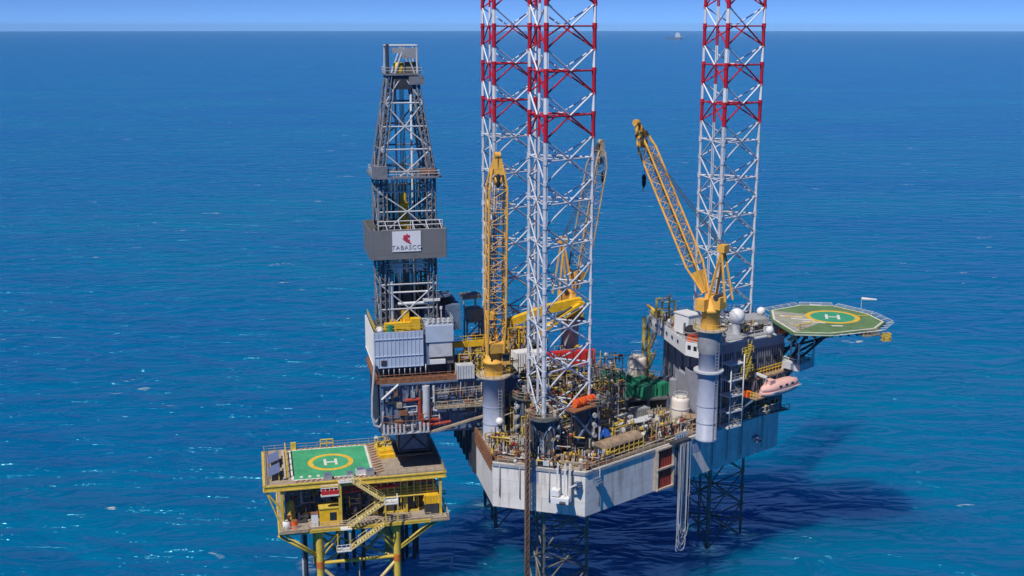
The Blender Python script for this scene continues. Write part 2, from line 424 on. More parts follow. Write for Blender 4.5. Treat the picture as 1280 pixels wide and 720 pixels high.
b.build('red_pipe', 'rust_red', ct)
b = MB()
b.path([(-20.6,-8.2,39.4),(-20.6,-8.2,33.2)], .7, 8); b.path([(-19.2,-8.2,39.2),(-19.2,-8.2,34.6),(-17,-8.2,34.4)], .25, 6)
b.path([(-25.3,-8.3,35.6),(-22.3,-8.3,35.7),(-22.3,-8.3,34.6),(-25.3,-8.3,34.5)], .12, 5)
b.build('grey_pipe', 'pale_grey', ct)
b = MB(); b.box((-28.8,-9.3,30.9), (-20.2,-8.3,31.05))
for k in range(12):
    u = -28.6+k*.72
    if k in (6,8): continue
    b.box((u,-9.35,31.05), (u+.34,-9.15,32.7+.25*(k%3==0)))
b.build('stern_walkway', 'pale_grey', ct)
b = MB(); b.rail([(-28.8,-9.3,31.05),(-20.2,-9.3,31.05)], 3.4, 1.4, .06, mids=2); b.build('walkway_rail', 'rust', ct)
b = MB(); b.bar((-20.4,-8.9,30.7), (-9.8,-8.9,33.2), .5, .35); b.build('sloping_edge_pipe', 'crane_faded', ct)
b = MB(); b.box((-19.0,-9.6,35.2), (-9.6,-8.3,35.4)); b.rail([(-19,-9.6,35.4),(-9.6,-9.6,35.4)], 1.2, 1.1, .07); b.bar((-9.6,-9.4,37.4), (-13,-9.4,35.3), .25)
b.rail([(-19.5,-9.1,37.6),(-9.6,-9.1,37.9)], 1.0, 1.4, .06)
b.build('side_gangway', 'crane_faded', ct)
b = MB()
for k in range(46):
    u = rnd.uniform(-19, -9.5); z = rnd.uniform(31.5, 38.5); L_ = rnd.uniform(.5, 2.4)
    if rnd.random() < .5: b.rod((u,-8.15,z), (u+L_,-8.15,z), rnd.uniform(.06,.16), 5)
    else: b.rod((u,-8.15,z), (u,-8.15,min(39,z+L_)), rnd.uniform(.06,.16), 5)
b.build('side_piping', 'rust', ct)
b = MB()
b.path([(-29.6,-7.6,44),(-30.3,-8.6,38),(-30.4,-8.8,34.4),(-30.0,-8.9,32.8),(-29.2,-8.9,32.4),(-28.6,-8.9,33.2),(-28.4,-8.8,35.2)], .22, 6)
b.path([(-29.3,-6.2,44),(-30.1,-7.0,37),(-30.2,-7.2,33.8),(-29.6,-7.3,32.8),(-28.9,-7.4,34)], .16, 6)
b.build('service_hose', 'hose_grey', ct)
b = MB(); b.path([(-28.6,-8.6,37.4),(-25.6,-8.6,40.0)], .22, 6); b.build('flow_pipe', 'white_paint', ct)

b = MB()
for k in range(70):
    u = rnd.uniform(-28.4, -10); z = rnd.uniform(31.4, 39.4); L_ = rnd.uniform(.5, 2.6); b.mi = rnd.choice((0,0,1,2,3))
    if rnd.random() < .45: b.rod((u,-8.3,z), (min(-9.8,u+L_),-8.3,z), rnd.uniform(.06,.15), 5)
    else: b.rod((u,-8.3,z), (u,-8.3,min(39.6,z+L_)), rnd.uniform(.06,.15), 5)
b.build('side_pipework', ['dark_steel','pale_grey','rust','steel_grey'], ct)
for k in range(16):
    u = rnd.uniform(-28, -10.5); z = rnd.uniform(31.4, 38.6); b = MB(); b.rbox((u,-8.2,z), (rnd.uniform(.5,1.6),.7,rnd.uniform(.4,1.3))); b.build('junction_box', rnd.choice(('dark_steel','rust','steel_grey','steel_blue','crane_faded')), ct)
# skid base (yellow) with drill floor house
df = thing('drill_floor', 'drill floor house with pale blue ribbed cladding on the end of the cantilever', 'drill floor', (-23, 0, CZ1))
b = MB()
b.box((-29.6,-7.9,CZ1+.02), (-14.4,-6.9,CZ1+.75)); b.box((-29.6,6.9,CZ1+.02), (-14.4,7.9,CZ1+.75)); b.box((-29.7,-7,CZ1+.02), (-28.9,7,CZ1+.7)); b.box((-15,-7,CZ1+.02), (-14.3,7,CZ1+.7))
b.rail([(-29.4,-8.0,CZ1+.75),(-15,-8.0,CZ1+.75)], .9, 1.6, .06)
b.build_each('skid_base', 'rust', df)
b = MB()
for u in (-28, -24, -20, -16):
    for v in (-5.8, 0, 5.8): b.box((u-.35,v-.35,CZ1+.7), (u+.35,v+.35,43.0))
b.box((-28.4,-5.4,CZ1+.75), (-16,5.4,42.9)); b.build('substructure', 'dark_steel', df)
b = MB()
for k in range(9): b.rod((-28+k*.95,-7.0,41.2), (-28+k*.95,-7.0,43.0), .10, 5)
b.build_each('hanging_pipes', 'pale_grey', df)
FB, FT = 42.7, 49.3
b = MB(); b.box((-29.4,-6.4,FB), (-15.2,6.4,48.2)); b.build('floor_block', 'deck_dark', df)
def ribbed(a, q, z0, z1, rib=.62, dep=.10, rows=()):
    m = MB(); a, q = Vector(a), Vector(q); d = (q-a).normalized(); n = Vector((d.y,-d.x,0)); L_ = (q-a).length
    m.bar(a+Vector((0,0,(z0+z1)/2)), q+Vector((0,0,(z0+z1)/2)), .18, z1-z0)
    for k in range(int(L_/rib)+1):
        e = a+d*min(L_,k*rib)+n*.12; m.bar(e+Vector((0,0,z0)), e+Vector((0,0,z1)), .10, dep)
    for z in rows: m.bar(a+n*.16+Vector((0,0,z)), q+n*.16+Vector((0,0,z)), .16, .12)
    return m
ribbed((-29.5,-7.0,0), (-20.8,-7.0,0), FB, FT, .72, .12, (FB+.15, 44.9, 48.0)).build('starboard_cladding', 'cladding_blue', df)
ribbed((-29.6,6.6,0), (-29.6,-7.0,0), FB+.4, FT, .9, .10, (FB+.5,)).build('stern_cladding', 'white_paint', df)
b = MB(); b.box((-28.4,-7.24,43.2), (-27.4,-7.17,44.2)); b.build('cladding_hatch', 'dark_steel', df)
b = MB(); b.box((-20.3,-6.3,FB), (-20.6,-5.5,FT)); b.box((-20.8,-6.55,FB), (-19.6,-6.45,FT)); b.build('corner_post', 'steel_blue', df)
b = MB(); b.box((-19.7,-6.9,44.2), (-15.5,-2,46.9)); b.build('lower_drawworks_panel', 'pale_grey', df)
b = MB()
b.add([(-20.3,-7.1,47.0),(-15.3,-7.1,47.0),(-15.3,-7.1,50.0),(-20.3,-7.1,50.0),(-20.3,-2,47.0),(-15.3,-2,47.0),(-15.3,-2,50.4),(-20.3,-2,50.4)],[(0,1,2,3),(4,7,6,5),(0,4,5,1),(3,2,6,7),(0,3,7,4),(1,5,6,2)])
b.build('drawworks_house', 'cladding_blue', df)
b = MB(); b.box((-19.6,-7.0,42.9), (-16.8,-6.4,43.7)); b.build('white_skirt', 'clean_white', df)
b = MB(); b.rail([(-20.4,-6.9,50.1),(-15.3,-6.9,50.1),(-15.3,-2.2,50.4)], 1.1, 1.2, .05)
for k in range(5): b.cyl((-19.6+k*.9,-6.0,50.3), .3, .8, 8)
b.build('roof_rail', 'pale_grey', df)
b = MB(); b.rail([(-29.3,6.3,FT),(-29.3,-6.8,FT),(-20.7,-6.8,FT)], 1.1, 1.3, .05); b.build('floor_rail', 'platform_yellow', df)
b = MB()
for x, y, sx, sy, sz in ((-25.2,-5.8,4.6,1.2,1.3),(-22,-5.5,1.6,1.4,1.9),(-23.6,-4.6,1.2,1.2,3.2)): b.rbox((x,y,48.2+sz/2+.6), (sx,sy,sz+1.2), .1)
for k in range(8): b.rod((-26+k*.7,-5.6,49), (-26+k*.7+rnd.uniform(-.4,.4),-5.4,51.2), .12, 5)
b.build('iron_roughneck', 'bright_yellow', df)
b = MB(); b.cyl((-26.6,-6.2,48.3), .75, 2.2, 12); b.build('green_drum', 'green_paint', df)
b = MB(); b.sphere((-28.4,-6.2,49.6), .8, 12, .7); b.build('white_tank', 'clean_white', df)
b = MB(); b.box((-19.6,-1.2,48.2), (-13.9,5.5,53.4)); b.rbox((-14.8,-2.0,50.5), (2.8,3.4,4.6), 0); b.build('doghouse', 'steel_blue', df)
b = MB(); b.lathe((-15.6,-1.5,52.6), [(1.1,0),(1.2,.5),(1.1,1.0)], 10); b.build('cable_reel', 'rubber', df)
b = MB(); b.cyl((-17.2,-5.4,52.6), .25, .5, 8); b.rod((-17.2,-5.4,50.2), (-17.2,-5.4,52.6), .09, 5); b.build('flood_lamp', 'cream_tank', df)

# ------------------------------------------------------------------ derrick
dk = thing('drilling_derrick', 'tall grey lattice derrick with grey wind wall and yellow travelling block over the drill floor', 'derrick', (-23, 0, 48.2))
DC = Vector((-22.9, -.2, 0))
def half(z):
    if z <= 77.5: return 5.0
    return 5.0 + (2.55-5.0)*(z-77.5)/(94-77.5)
def corner(sx, sy, z): return DC + Vector((sx*half(z), sy*half(z), z))
zl = [48.3, 53, 57.5, 62, 66, 70.5, 74, 77.5, 81.3, 85.2, 89.2, 94]
for sx, sy in ((-1,-1),(1,-1),(1,1),(-1,1)):
    b = MB()
    for z0, z1 in zip(zl, zl[1:]):
        p, q = corner(sx,sy,z0), corner(sx,sy,z1); w = 1.5 if z0 < 77 else 1.25
        for ax, ay in ((0,0),(-sx*w,0),(0,-sy*w),(-sx*w,-sy*w)): b.rod(p+Vector((ax,ay,0)), q+Vector((ax,ay,0)), .15, 6)
        n = 3
        for k in range(n):
            e0, e1 = p.lerp(q,k/n), p.lerp(q,(k+1)/n)
            b.rod(e0+Vector((-sx*w,0,0)), e1, .09, 4); b.rod(e0, e1+Vector((0,-sy*w,0)), .09, 4); b.rod(e0+Vector((-sx*w,0,0)), e0, .09, 4); b.rod(e0, e0+Vector((0,-sy*w,0)), .09, 4)
            b.rod(e0+Vector((-sx*w,-sy*w,0)), e1+Vector((-sx*w,0,0)), .09, 4)
        if True:                     # ladders and cable trays clipped to the corners
            b.bar(p+Vector((-sx*w*.5,sy*.05,0)), q+Vector((-sx*w*.5,sy*.05,0)), .7, .12)
    b.build('corner_column', 'derrick_grey', dk)
    b = MB()
    for z0, z1 in zip(zl, zl[1:]):
        p, q = corner(sx,sy,z0), corner(sx,sy,z1); w = 1.3 if z0 < 77 else 1.1; b.bar(p+Vector((-sx*w*.5,-sy*w,0)), q+Vector((-sx*w*.5,-sy*w,0)), w*.75, .1)
    b.build('cable_tray', 'dark_steel', dk)
faces = [((-1,-1),(1,-1)), ((1,-1),(1,1)), ((1,1),(-1,1)), ((-1,1),(-1,-1))]
for f, (a, c) in enumerate(faces):
    b = MB()
    for i, (z0, z1) in enumerate(zip(zl, zl[1:])):
        if f == 0 and 53 < z0 < 61: 
            continue
        p0, q0, p1, q1 = corner(*a,z0), corner(*c,z0), corner(*a,z1), corner(*c,z1)
        b.rod(p1, q1, .15, 5)
        m = (p1+q1)/2 if i % 2 == 0 else (p0+q0)/2
        if i % 2 == 0: b.rod(p0, m, .13, 5); b.rod(q0, m, .13, 5)
        else: b.rod(m, p1, .13, 5); b.rod(m, q1, .13, 5)
    b.build('face_bracing', 'derrick_grey' if f != 0 else 'pale_grey', dk)
b = MB()
for u in (-1.35, 1.35): b.rod(DC+Vector((u,-2.2,49)), DC+Vector((u,-2.2,93.5)), .2, 6)
b.build_each('guide_rail', 'pale_grey', dk)
b = MB(); b.rod(DC+Vector((-3.1,-4.6,48.5)), DC+Vector((-3.1,-4.6,58)), .42, 8); b.build('standpipe', 'cladding_blue', dk)
# racked pipe and dark fittings between the columns
b = MB()
for k in range(40): 
    u = -3.6+.17*k+rnd.uniform(-.1,.1); b.rod(DC+Vector((u,rnd.uniform(1.5,3.6),48.4)), DC+Vector((u,rnd.uniform(2.6,3.8),74+rnd.uniform(0,2))), .075, 4)
b.build('racked_pipe', 'dark_steel', dk)
# wind wall box
WZ0, WZ1 = 62.4, 67.6; wu0, wu1, wv = -29.7, -16.4, -7.0
b = MB()
for p, q in (((wu0,wv),(wu1,wv)), ((wu1,wv),(wu1,5.0)), ((wu1,5.0),(wu0,5.0)), ((wu0,5.0),(wu0,wv))):
    b.bar((*p,(WZ0+WZ1)/2), (*q,(WZ0+WZ1)/2), .14, WZ1-WZ0)
b.box((wu0,wv,WZ0), (wu1,wv+2.4,WZ0+.1)); b.box((wu0,wv+2.4,WZ0), (wu0+2.2,5.0,WZ0+.1)); b.box((wu1-2.2,wv+2.4,WZ0), (wu1,5.0,WZ0+.1))
b.build('wind_wall', 'windwall_grey', dk)
b = MB(); b.rail([(wu0+1.6,wv+1.4,WZ1-.2),(wu1-.4,wv+1.4,WZ1-.2)], 1.5, 2.6, .10); b.bar((wu0+2,wv+.1,WZ1), (wu1,wv+.1,WZ1), .1)
for k in range(5): b.rod((wu0+3+k*2.4,wv+.1,WZ1), (wu0+3+k*2.4-.3,wv+1.4,WZ1+1.3), .09, 5)
b.build('wall_top_rail', 'pale_grey', dk)
b = MB(); b.box((-25.9,wv-.2,63.75), (-20.9,wv-.1,67.35)); sign = b.build('sign_board', 'sign_white', dk)
cu = bpy.data.curves.new('sign_text', 'FONT'); cu.body = 'TABASCO'; cu.size = 1.05; cu.align_x = 'CENTER'; cu.extrude = .02; cu.space_character = 1.18
tmp = bpy.data.objects.new('tmp', cu); C.objects.link(tmp); bpy.context.view_layer.update()
me = bpy.data.meshes.new_from_object(tmp.evaluated_get(bpy.context.evaluated_depsgraph_get())); bpy.data.objects.remove(tmp)
me.name = 'sign_lettering'; me.materials.clear(); me.materials.append(MATS['sign_letter'])
lt = bpy.data.objects.new('sign_lettering', me); C.objects.link(lt); lt.parent = sign
lt.location = Vector((-23.4,wv-.235,64.15))-Vector(sign['_b']); lt.rotation_euler = (R(90),0,0)
b = MB()
for k in range(6):
    z = 65.55+.26*k; hw = math.sqrt(max(.01,.72**2-(z-66.15)**2)); off = .18 if k == 0 else 0
    b.box((-23.4-hw+off+(.12 if k%2 else 0),wv-.26,z-.09), (-23.4+hw*(.25 if k==2 else .8 if k%2 else 1)+off,wv-.205,z+.09))
b.rbox((-22.95,wv-.24,65.3), (.7,.06,.16), 0, R(25))
b.build('emblem', 'signal_red', sign)
# monkey board
b = MB()
for p, q in (((-28.3,-6.0),(-17.5,-6.0)), ((-28.3,-6.0),(-28.3,5.0)), ((-28.3,5.0),(-17.5,5.0)), ((-17.5,-6.0),(-17.5,5.0))): b.bar((*p,76.6), (*q,76.6), 1.3, .3)
b.box((-28.8,-6.6,76.5), (-26.4,-3.6,78.6)); b.box((-21,-2.5,76.4), (-18,-.6,77.6)); b.build('monkey_board', 'derrick_grey', dk)
b = MB(); b.rail([(-28.5,-6.3,76.7),(-17.3,-6.3,76.7),(-17.3,5.2,76.7),(-28.5,5.2,76.7)], 1.0, 1.9, .05, True); b.build('board_rail', 'pale_grey', dk)
b = MB(); b.box((-20.6,-5.9,77.2), (-18.0,-5.2,77.9)); b.build('finger_board', 'rust', dk)
# travelling block and top drive
b = MB(); b.lathe(DC+Vector((-.2,-1.2,66)), [(.2,0),(.9,.4),(1.0,3.2),(.6,4.6),(.5,7.2),(.2,7.6)], 10); b.rbox(DC+Vector((-.2,-1.5,69)), (1.5,1.1,5.2), .2); b.build('travelling_block', 'bright_yellow', dk)
b = MB(); b.rbox(DC+Vector((0,-1.6,57.5)), (1.1,1.4,11), 0); b.build('top_drive', 'dark_steel', dk)
b = MB()
for u in (-.5,-.2,.1,.4): b.rod(DC+Vector((u,-1,73)), DC+Vector((u*.6,-.6,94)), .06, 4)
b.build('drill_line', 'dark_steel', dk)
b = MB(); b.rbox(DC+Vector((-1.8,-4.4,60.4)), (1.6,.6,1.8), 0); b.rbox(DC+Vector((2.0,-4.4,60.8)), (1.2,.6,2.0), 0)
b.rail([DC+Vector((-4,-4.9,59.6)), DC+Vector((3.4,-4.9,59.6))], 1.6, 1.8, .12); b.build('stabbing_board', 'white_paint', dk)
b = MB(); b.rod(DC+Vector((-4.4,-4.8,56)), DC+Vector((4.4,-4.8,56)), .16, 6); b.rod(DC+Vector((-2,-4.8,53.9)), DC+Vector((4.6,-4.8,53.9)), .3, 6); b.box((-20.4,-5.6,54.2), (-17.4,-4.6,54.6)); b.build('lower_girt', 'white_paint', dk)
b = MB()
for k in range(22):
    p = DC+Vector((rnd.uniform(-4,4),rnd.uniform(2.5,5.2),rnd.uniform(49,61))); b.rod(p, p+Vector((rnd.uniform(-3,3),0,rnd.uniform(-2,3))), .12, 4)
for z in (50.5,53,55.5,58,60.5): b.rod(DC+Vector((-5,5,z)), DC+Vector((5,5,z)), .14, 4)
b.box((-27.2,4.6,48.3), (-18.2,5.0,55)); b.build('back_panelling', 'dark_steel', dk)
# crown
b = MB(); b.box((-25.9,-3.3,93.9), (-19.6,3.0,94.2)); b.rbox((-20.6,-3.0,93.0), (2.6,1.2,1.4)); b.build('crown_platform', 'derrick_grey', dk)
b = MB(); b.rail([(-25.9,-3.3,94.2),(-19.6,-3.3,94.2),(-19.6,3.0,94.2),(-25.9,3.0,94.2)], 1.0, 1.6, .045, True)
for sx in (-1,1):
    for sy in (-1,1): b.rod(DC+Vector((sx*2.6,sy*2.4,94)), DC+Vector((sx*2.5,sy*2.2,99.0)), .2, 6)
for sy in (-1,1): b.rod(DC+Vector((-2.6,sy*2.3,98.9)), DC+Vector((2.6,sy*2.3,98.9)), .18, 6); b.rod(DC+Vector((-1.4,sy*2.3,94)), DC+Vector((.4,sy*2.2,98.8)), .18, 6); b.rod(DC+Vector((2.2,sy*2.3,94)), DC+Vector((.4,sy*2.2,98.8)), .13, 6)
for sx in (-1,1): b.rod(DC+Vector((sx*2.6,-2.3,98.9)), DC+Vector((sx*2.6,2.3,98.9)), .18, 6)
b.build('crown_gin_pole', 'pale_grey', dk)
b = MB(); b.rbox(DC+Vector((1.3,-1.9,97.6)), (2.8,1.0,1.7)); b.rbox(DC+Vector((-.9,-1.9,98.1)), (1.6,.8,.9)); b.build_each('crown_box', 'steel_grey', dk)
b = MB(); b.lathe(DC+Vector((-.5,-1.2,94.3)), [(.9,0),(1.0,.6),(.9,1.6),(.2,1.9)], 10); b.build('crown_sheave', 'bright_yellow', dk)
b = MB(); b.rbox(DC+Vector((1.8,-.6,95.2)), (2.2,2.2,1.8)); b.build('crown_machinery', 'deck_brown', dk)
b = MB(); b.box((-24.5,-3,91.5), (-20.7,2,93.8)); b.build('water_table', 'dark_steel', dk)
b = MB(); b.bar((-25.5,-2.9,94), (-25.5,-2.9,99.2), .35, .5); b.build('crown_ladder', 'dark_steel', dk)

# ------------------------------------------------------------------ cranes
def crane(base, zc, label, tip, foot_h, ped_r, ped_mat, body_mat, boom_mat, head=None, kp=64, hook=8, house=True, k0=.45, d0=.25, head_mat=None, post_off=2.0, foot_off=1.6, w=2.1):
    t = thing('pedestal_crane', label, 'crane', base, 'pedestal cranes of the rig')
    B = Vector(base); T = Vector(tip); hd = Vector((T.x-B.x, T.y-B.y, 0)); hd = hd.normalized() if head is None else Vector(head).normalized(); sd = Vector((-hd.y, hd.x, 0))
    MB().lathe(B, [(ped_r*1.06,0),(ped_r*1.06,.4),(ped_r,.42),(ped_r,zc-B.z-.6),(ped_r*1.12,zc-B.z-.55),(ped_r*1.12,zc-B.z)], 28).build('pedestal', ped_mat, t)
    b = MB()
    for z in (B.z+3.2, B.z+6.4): b.ring((B.x,B.y), ped_r, ped_r+.07, z, z+.16, 28)
    b.build('weld_flange', ped_mat, t)
    b = MB(); a_ = R(-70); lx, ly = B.x+(ped_r+.25)*math.cos(a_), B.y+(ped_r+.25)*math.sin(a_)
    for o_ in (-.3,.3): b.rod((lx+o_,ly,B.z+.4), (lx+o_,ly,zc), .05, 4)
    for k in range(int((zc-B.z)/.6)): b.rod((lx-.3,ly,B.z+.6+.6*k), (lx+.3,ly,B.z+.6+.6*k), .035, 4)
    b.build('ladder', 'steel_grey', t)
    Z = lambda z: Vector((B.x, B.y, z))
    b = MB(); b.ring((B.x,B.y), ped_r*.9, ped_r+1.2, zc+.02, zc+.22, 28); c = b.build('slew_platform', 'beige', t)
    b = MB(); b.rail([(B.x+(ped_r+1.1)*math.cos(a), B.y+(ped_r+1.1)*math.sin(a), zc+.22) for a in (2*math.pi*k/14 for k in range(14))], 1.1, 1.5, .045, True); b.build('platform_rail', 'platform_yellow', c)
    br = ped_r*.86; hb = foot_h-zc
    MB().lathe(Z(zc+.2), [(br,0),(br,hb*.45),(br*1.12,hb*.46),(br*1.12,hb*.56),(br*.95,hb*.57),(br*.7,hb*.95)], 24).build('slewing_body', body_mat, t)
    if house:
        b = MB(); b.rbox(Z(zc+hb*.78)-hd*1.3, (2.4,2.0,hb*.34), math.atan2(hd.y,hd.x)); b.build('machinery_house', body_mat, t)
    b = MB(); cabp = Z(zc+hb*.72)+sd*1.9+hd*.6; b.rbox(cabp, (1.9,1.5,2.1), math.atan2(hd.y,hd.x)); cab = b.build('operator_cab', body_mat, t)
    b = MB(); b.rbox(cabp+hd*.97+Vector((0,0,.2)), (.06,1.2,1.1), math.atan2(hd.y,hd.x)); b.build('cab_window', 'glass_dark', cab)
    b = MB(); e_ = Z(foot_h-.4)-hd*1.6; b.rod(e_-sd*1.1, e_+sd*1.1, .55, 10); b.build('winch_drum', 'dark_steel', t)
    # king post / gantry
    K = Z(kp)-hd*post_off
    b = MB()
    for sg in (-1,1):
        b.bar(Z(foot_h-.6)+sd*sg*1.1-hd*.2, K+sd*sg*.45, .38); b.bar(Z(foot_h-.8)+sd*sg*1.2-hd*(post_off+1.6), K+sd*sg*.45, .30)
    for f in (.35,.7): 
        p = Z(foot_h).lerp(K, f); b.bar(p-sd*.9, p+sd*.9, .2)
    b.rbox(K+Vector((0,0,.4)), (1.5,1.5,1.3), math.atan2(hd.y,hd.x))
    b.build('gantry', body_mat, t)
    # boom
    F = Z(foot_h)+hd*foot_off; d = (T-F); Ln = d.length; d.normalize(); nn = sd.cross(d).normalized()
    def sec(f):
        k = 1.0 if .16 < f < .84 else (k0+(1-k0)*f/.16 if f <= .16 else 1.0-.62*(f-.84)/.16)
        dp = 1.0 if .16 < f < .84 else (d0+(1-d0)*f/.16 if f <= .16 else 1.0-.7*(f-.84)/.16)
        c = F+d*Ln*f
        return [c+sd*sx*w*.5*k+nn*sn*w*.42*dp for sx, sn in ((-1,-1),(1,-1),(1,1),(-1,1))]
    fs = [0,.16]+[.16+.68*k/11 for k in range(1,12)]+[.92,1.0]
    fs = [.16+.68*k/12 for k in range(13)]; fs = [0]+fs+[.94]
    b = MB()
    S_ = [sec(f) for f in fs]
    for s0, s1 in zip(S_, S_[1:]):
        for k in range(4): b.rod(s0[k], s1[k], .2, 5)
    b.build('boom', boom_mat, t)
    bo = b
    b = MB()
    for i, (s0, s1) in enumerate(zip(S_, S_[1:])):
        for k in range(4):
            b.rod(s0[k] if i % 2 else s0[(k+1)%4], s1[(k+1)%4] if i % 2 else s1[k], .065, 4); b.rod(s1[k], s1[(k+1)%4], .06, 4)
    b.build('boom_lacing', boom_mat, t)
    b = MB(); s0, s1 = sec(.0), sec(.12 if house else .05)
    b.add(s0+s1, [(0,1,5,4),(1,2,6,5),(2,3,7,6),(3,0,4,7),(0,3,2,1),(4,5,6,7)]); b.build('boom_foot', body_mat, t)
    b = MB(); s0, s1 = sec(.91), sec(1.0)
    b.add(s0+s1, [(0,3,7,4),(1,5,6,2),(3,2,6,7)]); 
    b.rod(T-sd*.5, T+sd*.5, .6, 12); e = F+d*Ln*.88+nn*.4; b.rod(e-sd*.6, e+sd*.6, .75, 12); b.build('boom_head', head_mat or body_mat, t)
    b = MB()
    for sg in (-.5,-.2,.2,.5): b.rod(K+sd*sg+Vector((0,0,.6)), F+d*Ln*.9+sd*sg*1.3+nn*.6, .055, 4)
    b.build('pendant_line', 'dark_steel', t)
    b = MB(); hp = (T+hd*.6) if hook < 7 else F+d*Ln*.925+nn*-.9; b.rod(hp, hp-Vector((0,0,hook)), .05, 4); b.build('hoist_line', 'dark_steel', t)
    b = MB(); b.lathe(hp-Vector((0,0,hook+2.4)), [(.12,0),(.36,.5),(.42,1.9),(.2,2.4)], 10); hk = b.build('hook_block', 'rubber', t)
    b = MB(); e = hp-Vector((0,0,hook+2.9)); b.path([e+Vector((0,0,.5)), e+hd*.3, e-hd*.25-Vector((0,0,.1))], .12, 5); b.build('hook', 'cream_tank', hk)
    return t
c1 = crane((-9.2,-13.0,DK), 42.0, 'yellow pedestal crane with its boom raised upright, between derrick and nearest leg', (-9.2,-16.6,81.2), 46.6, 1.95, 'ped_grey', 'crane_yellow', 'crane_yellow', kp=52, hook=3, foot_off=1.5, w=3.1, head=(0,-1,0), house=False, k0=.92, d0=.5)
c2 = crane((28.6,-19.6,DK-.6), 49.9, 'yellow pedestal crane beside the accommodation house, boom leaning left over the deck', (19.0,-5.0,85.2), 56.4, 1.85, 'ped_grey', 'crane_yellow', 'crane_yellow', kp=64.3, hook=7.5, foot_off=1.2, w=2.5)
MB().lathe((28.6,-19.6,45.6), [(1.9,0),(2.15,.9),(2.2,4.2)], 24).build('collar', 'steel_grey', c2)
MB().ring((28.6,-19.6), 1.8, 2.7, 42.2, 42.5, 24).build('ring_walkway', 'pale_grey', c2)
c3 = crane((13.6,18.5,DK), 43.0, 'far pedestal crane with faded boom, seen behind the nearest leg', (20.3,20.6,79.2), 49.5, 1.85, 'pale_grey', 'crane_yellow', 'crane_faded', kp=59.5, head_mat='crane_faded', hook=6, foot_off=1.2, w=3.3)

# folded yellow knuckle crane in the middle of the deck
t = thing('knuckle_crane', 'folded bright yellow box-boom crane lying across the deck behind the nearest leg', 'crane', (0,12,DK))
b = MB(); b.lathe((0,12,DK), [(1.4,0),(1.3,9),(1.6,9.1),(1.6,10)], 14); b.build('pedestal', 'bright_yellow', t)
b = MB(); b.rbox((0.2,12,42), (3.2,2.6,3.6), .1); b.rbox((-1.6,11,40.6), (1.6,2,2.2), .1); b.build('turret', 'bright_yellow', t)
b = MB(); b.bar((-2.0,12.5,44.2), (7.5,14.2,46.6), 1.4, 1.6); b.bar((7.5,14.2,46.6), (15.0,15.6,47.4), 1.3, 1.8); b.build('main_boom', 'bright_yellow', t)
b = MB(); b.bar((14.6,14.4,47.0), (5.2,12.6,42.0), 1.0, 1.0); b.bar((14.8,15.0,47.6), (14.4,15.2,44.6), 1.4, 1.5); b.build('jib', 'bright_yellow', t)
b = MB(); b.rod((1,11.6,41.5), (6.4,12.6,45.0), .35, 8); b.rod((12.8,14.2,46.6), (8.8,13.2,45.0), .28, 8); b.build('hydraulic_ram', 'dark_steel', t)
b = MB(); b.box((2.6,10,38.6), (5.6,12,39.2)); b.rail([(2.6,10,39.2),(5.6,10,39.2)], 1.1, 1, .06); b.build('step_platform', 'platform_yellow', t)

# ------------------------------------------------------------------ accommodation house
ROOF = [(27.2,-12.0),(29.0,-14.7),(49.2,-8.4),(49.2,9.2),(27.5,9.2)]
BODY = [(30.6,-11.4),(31.4,-13.8),(48.6,-8.3),(48.6,8.6),(30.6,8.8)]
qh = thing('accommodation_house', 'dark grey multi-storey accommodation house with white roof band at the bow', 'quarters', (38,-2,DK))
MB().prism(BODY, DK+.05, 45.0).build('house_walls', 'house_grey', qh)
MB().prism(ROOF, 44.85, 45.4).build('roof_slab', 'steel_grey', qh)
b = MB()
for p, q in ((ROOF[4],ROOF[0]), (ROOF[0],ROOF[1])):
    b.bar((*p,44.35), (*q,44.35), .3, 2.6)
b.build('white_parapet', 'clean_white', qh)
b = MB()
for k in range(6):
    v = 6.5-k*3.0; b.box((27.02,v,44.4), (26.98,v+.7,45.0))
d = (Vector(ROOF[1])-Vector(ROOF[0])).normalized()
for k in (.8, 2.1): 
    p = Vector(ROOF[0])+d*k; b.rbox((p.x-.12,p.y-.1,44.7), (.7,.12,.8), math.atan2(d.y,d.x))
b.build_each('porthole', 'glass_dark', qh)
b = MB(); p0, p1 = Vector((31.4,-13.8)), Vector((48.6,-8.3)); dd = (p1-p0).normalized(); n_ = Vector((dd.y,-dd.x))
for k in range(32):
    e = p0.lerp(p1, k/31)+n_*.06; b.bar((e.x,e.y,DK+.2), (e.x,e.y,43), .12, .16)
for z in (34.2, 38.5): b.bar((*(p0+n_*.1),z), (*(p1+n_*.1),z), .14, .2)
b.build('wall_ribs', 'dark_steel', qh)
b = MB()
for z in (32.2, 36.4, 40.6):
    for k in range(7):
        e = p0.lerp(p1, .28+.1*k)+n_*.12; b.rbox((e.x,e.y,z), (.9,.1,.8), math.atan2(dd.y,dd.x))
b.build_each('cabin_window', 'glass_dark', qh)
b = MB(); b.rail([(*(Vector(p)*.995),45.4) for p in ROOF], 1.1, 1.6, .05, True); b.build('roof_rail', 'pale_grey', qh)
b = MB()
e0, e1 = p0+n_*.1, p1+n_*.1
b.add([(*e0,45.4),(*e1,45.4),(*(e1+n_*.9),45.4),(*(e0+n_*.9),45.4),(*e0,45.15),(*e1,45.15),(*(e1+n_*.9),45.15),(*(e0+n_*.9),45.15)], [(0,1,2,3),(4,7,6,5),(0,4,5,1),(1,5,6,2),(2,6,7,3),(3,7,4,0)])
b.build('roof_eave', 'pale_grey', qh)
b = MB()
q0, q1 = p0+n_*.1, p1+n_*.1
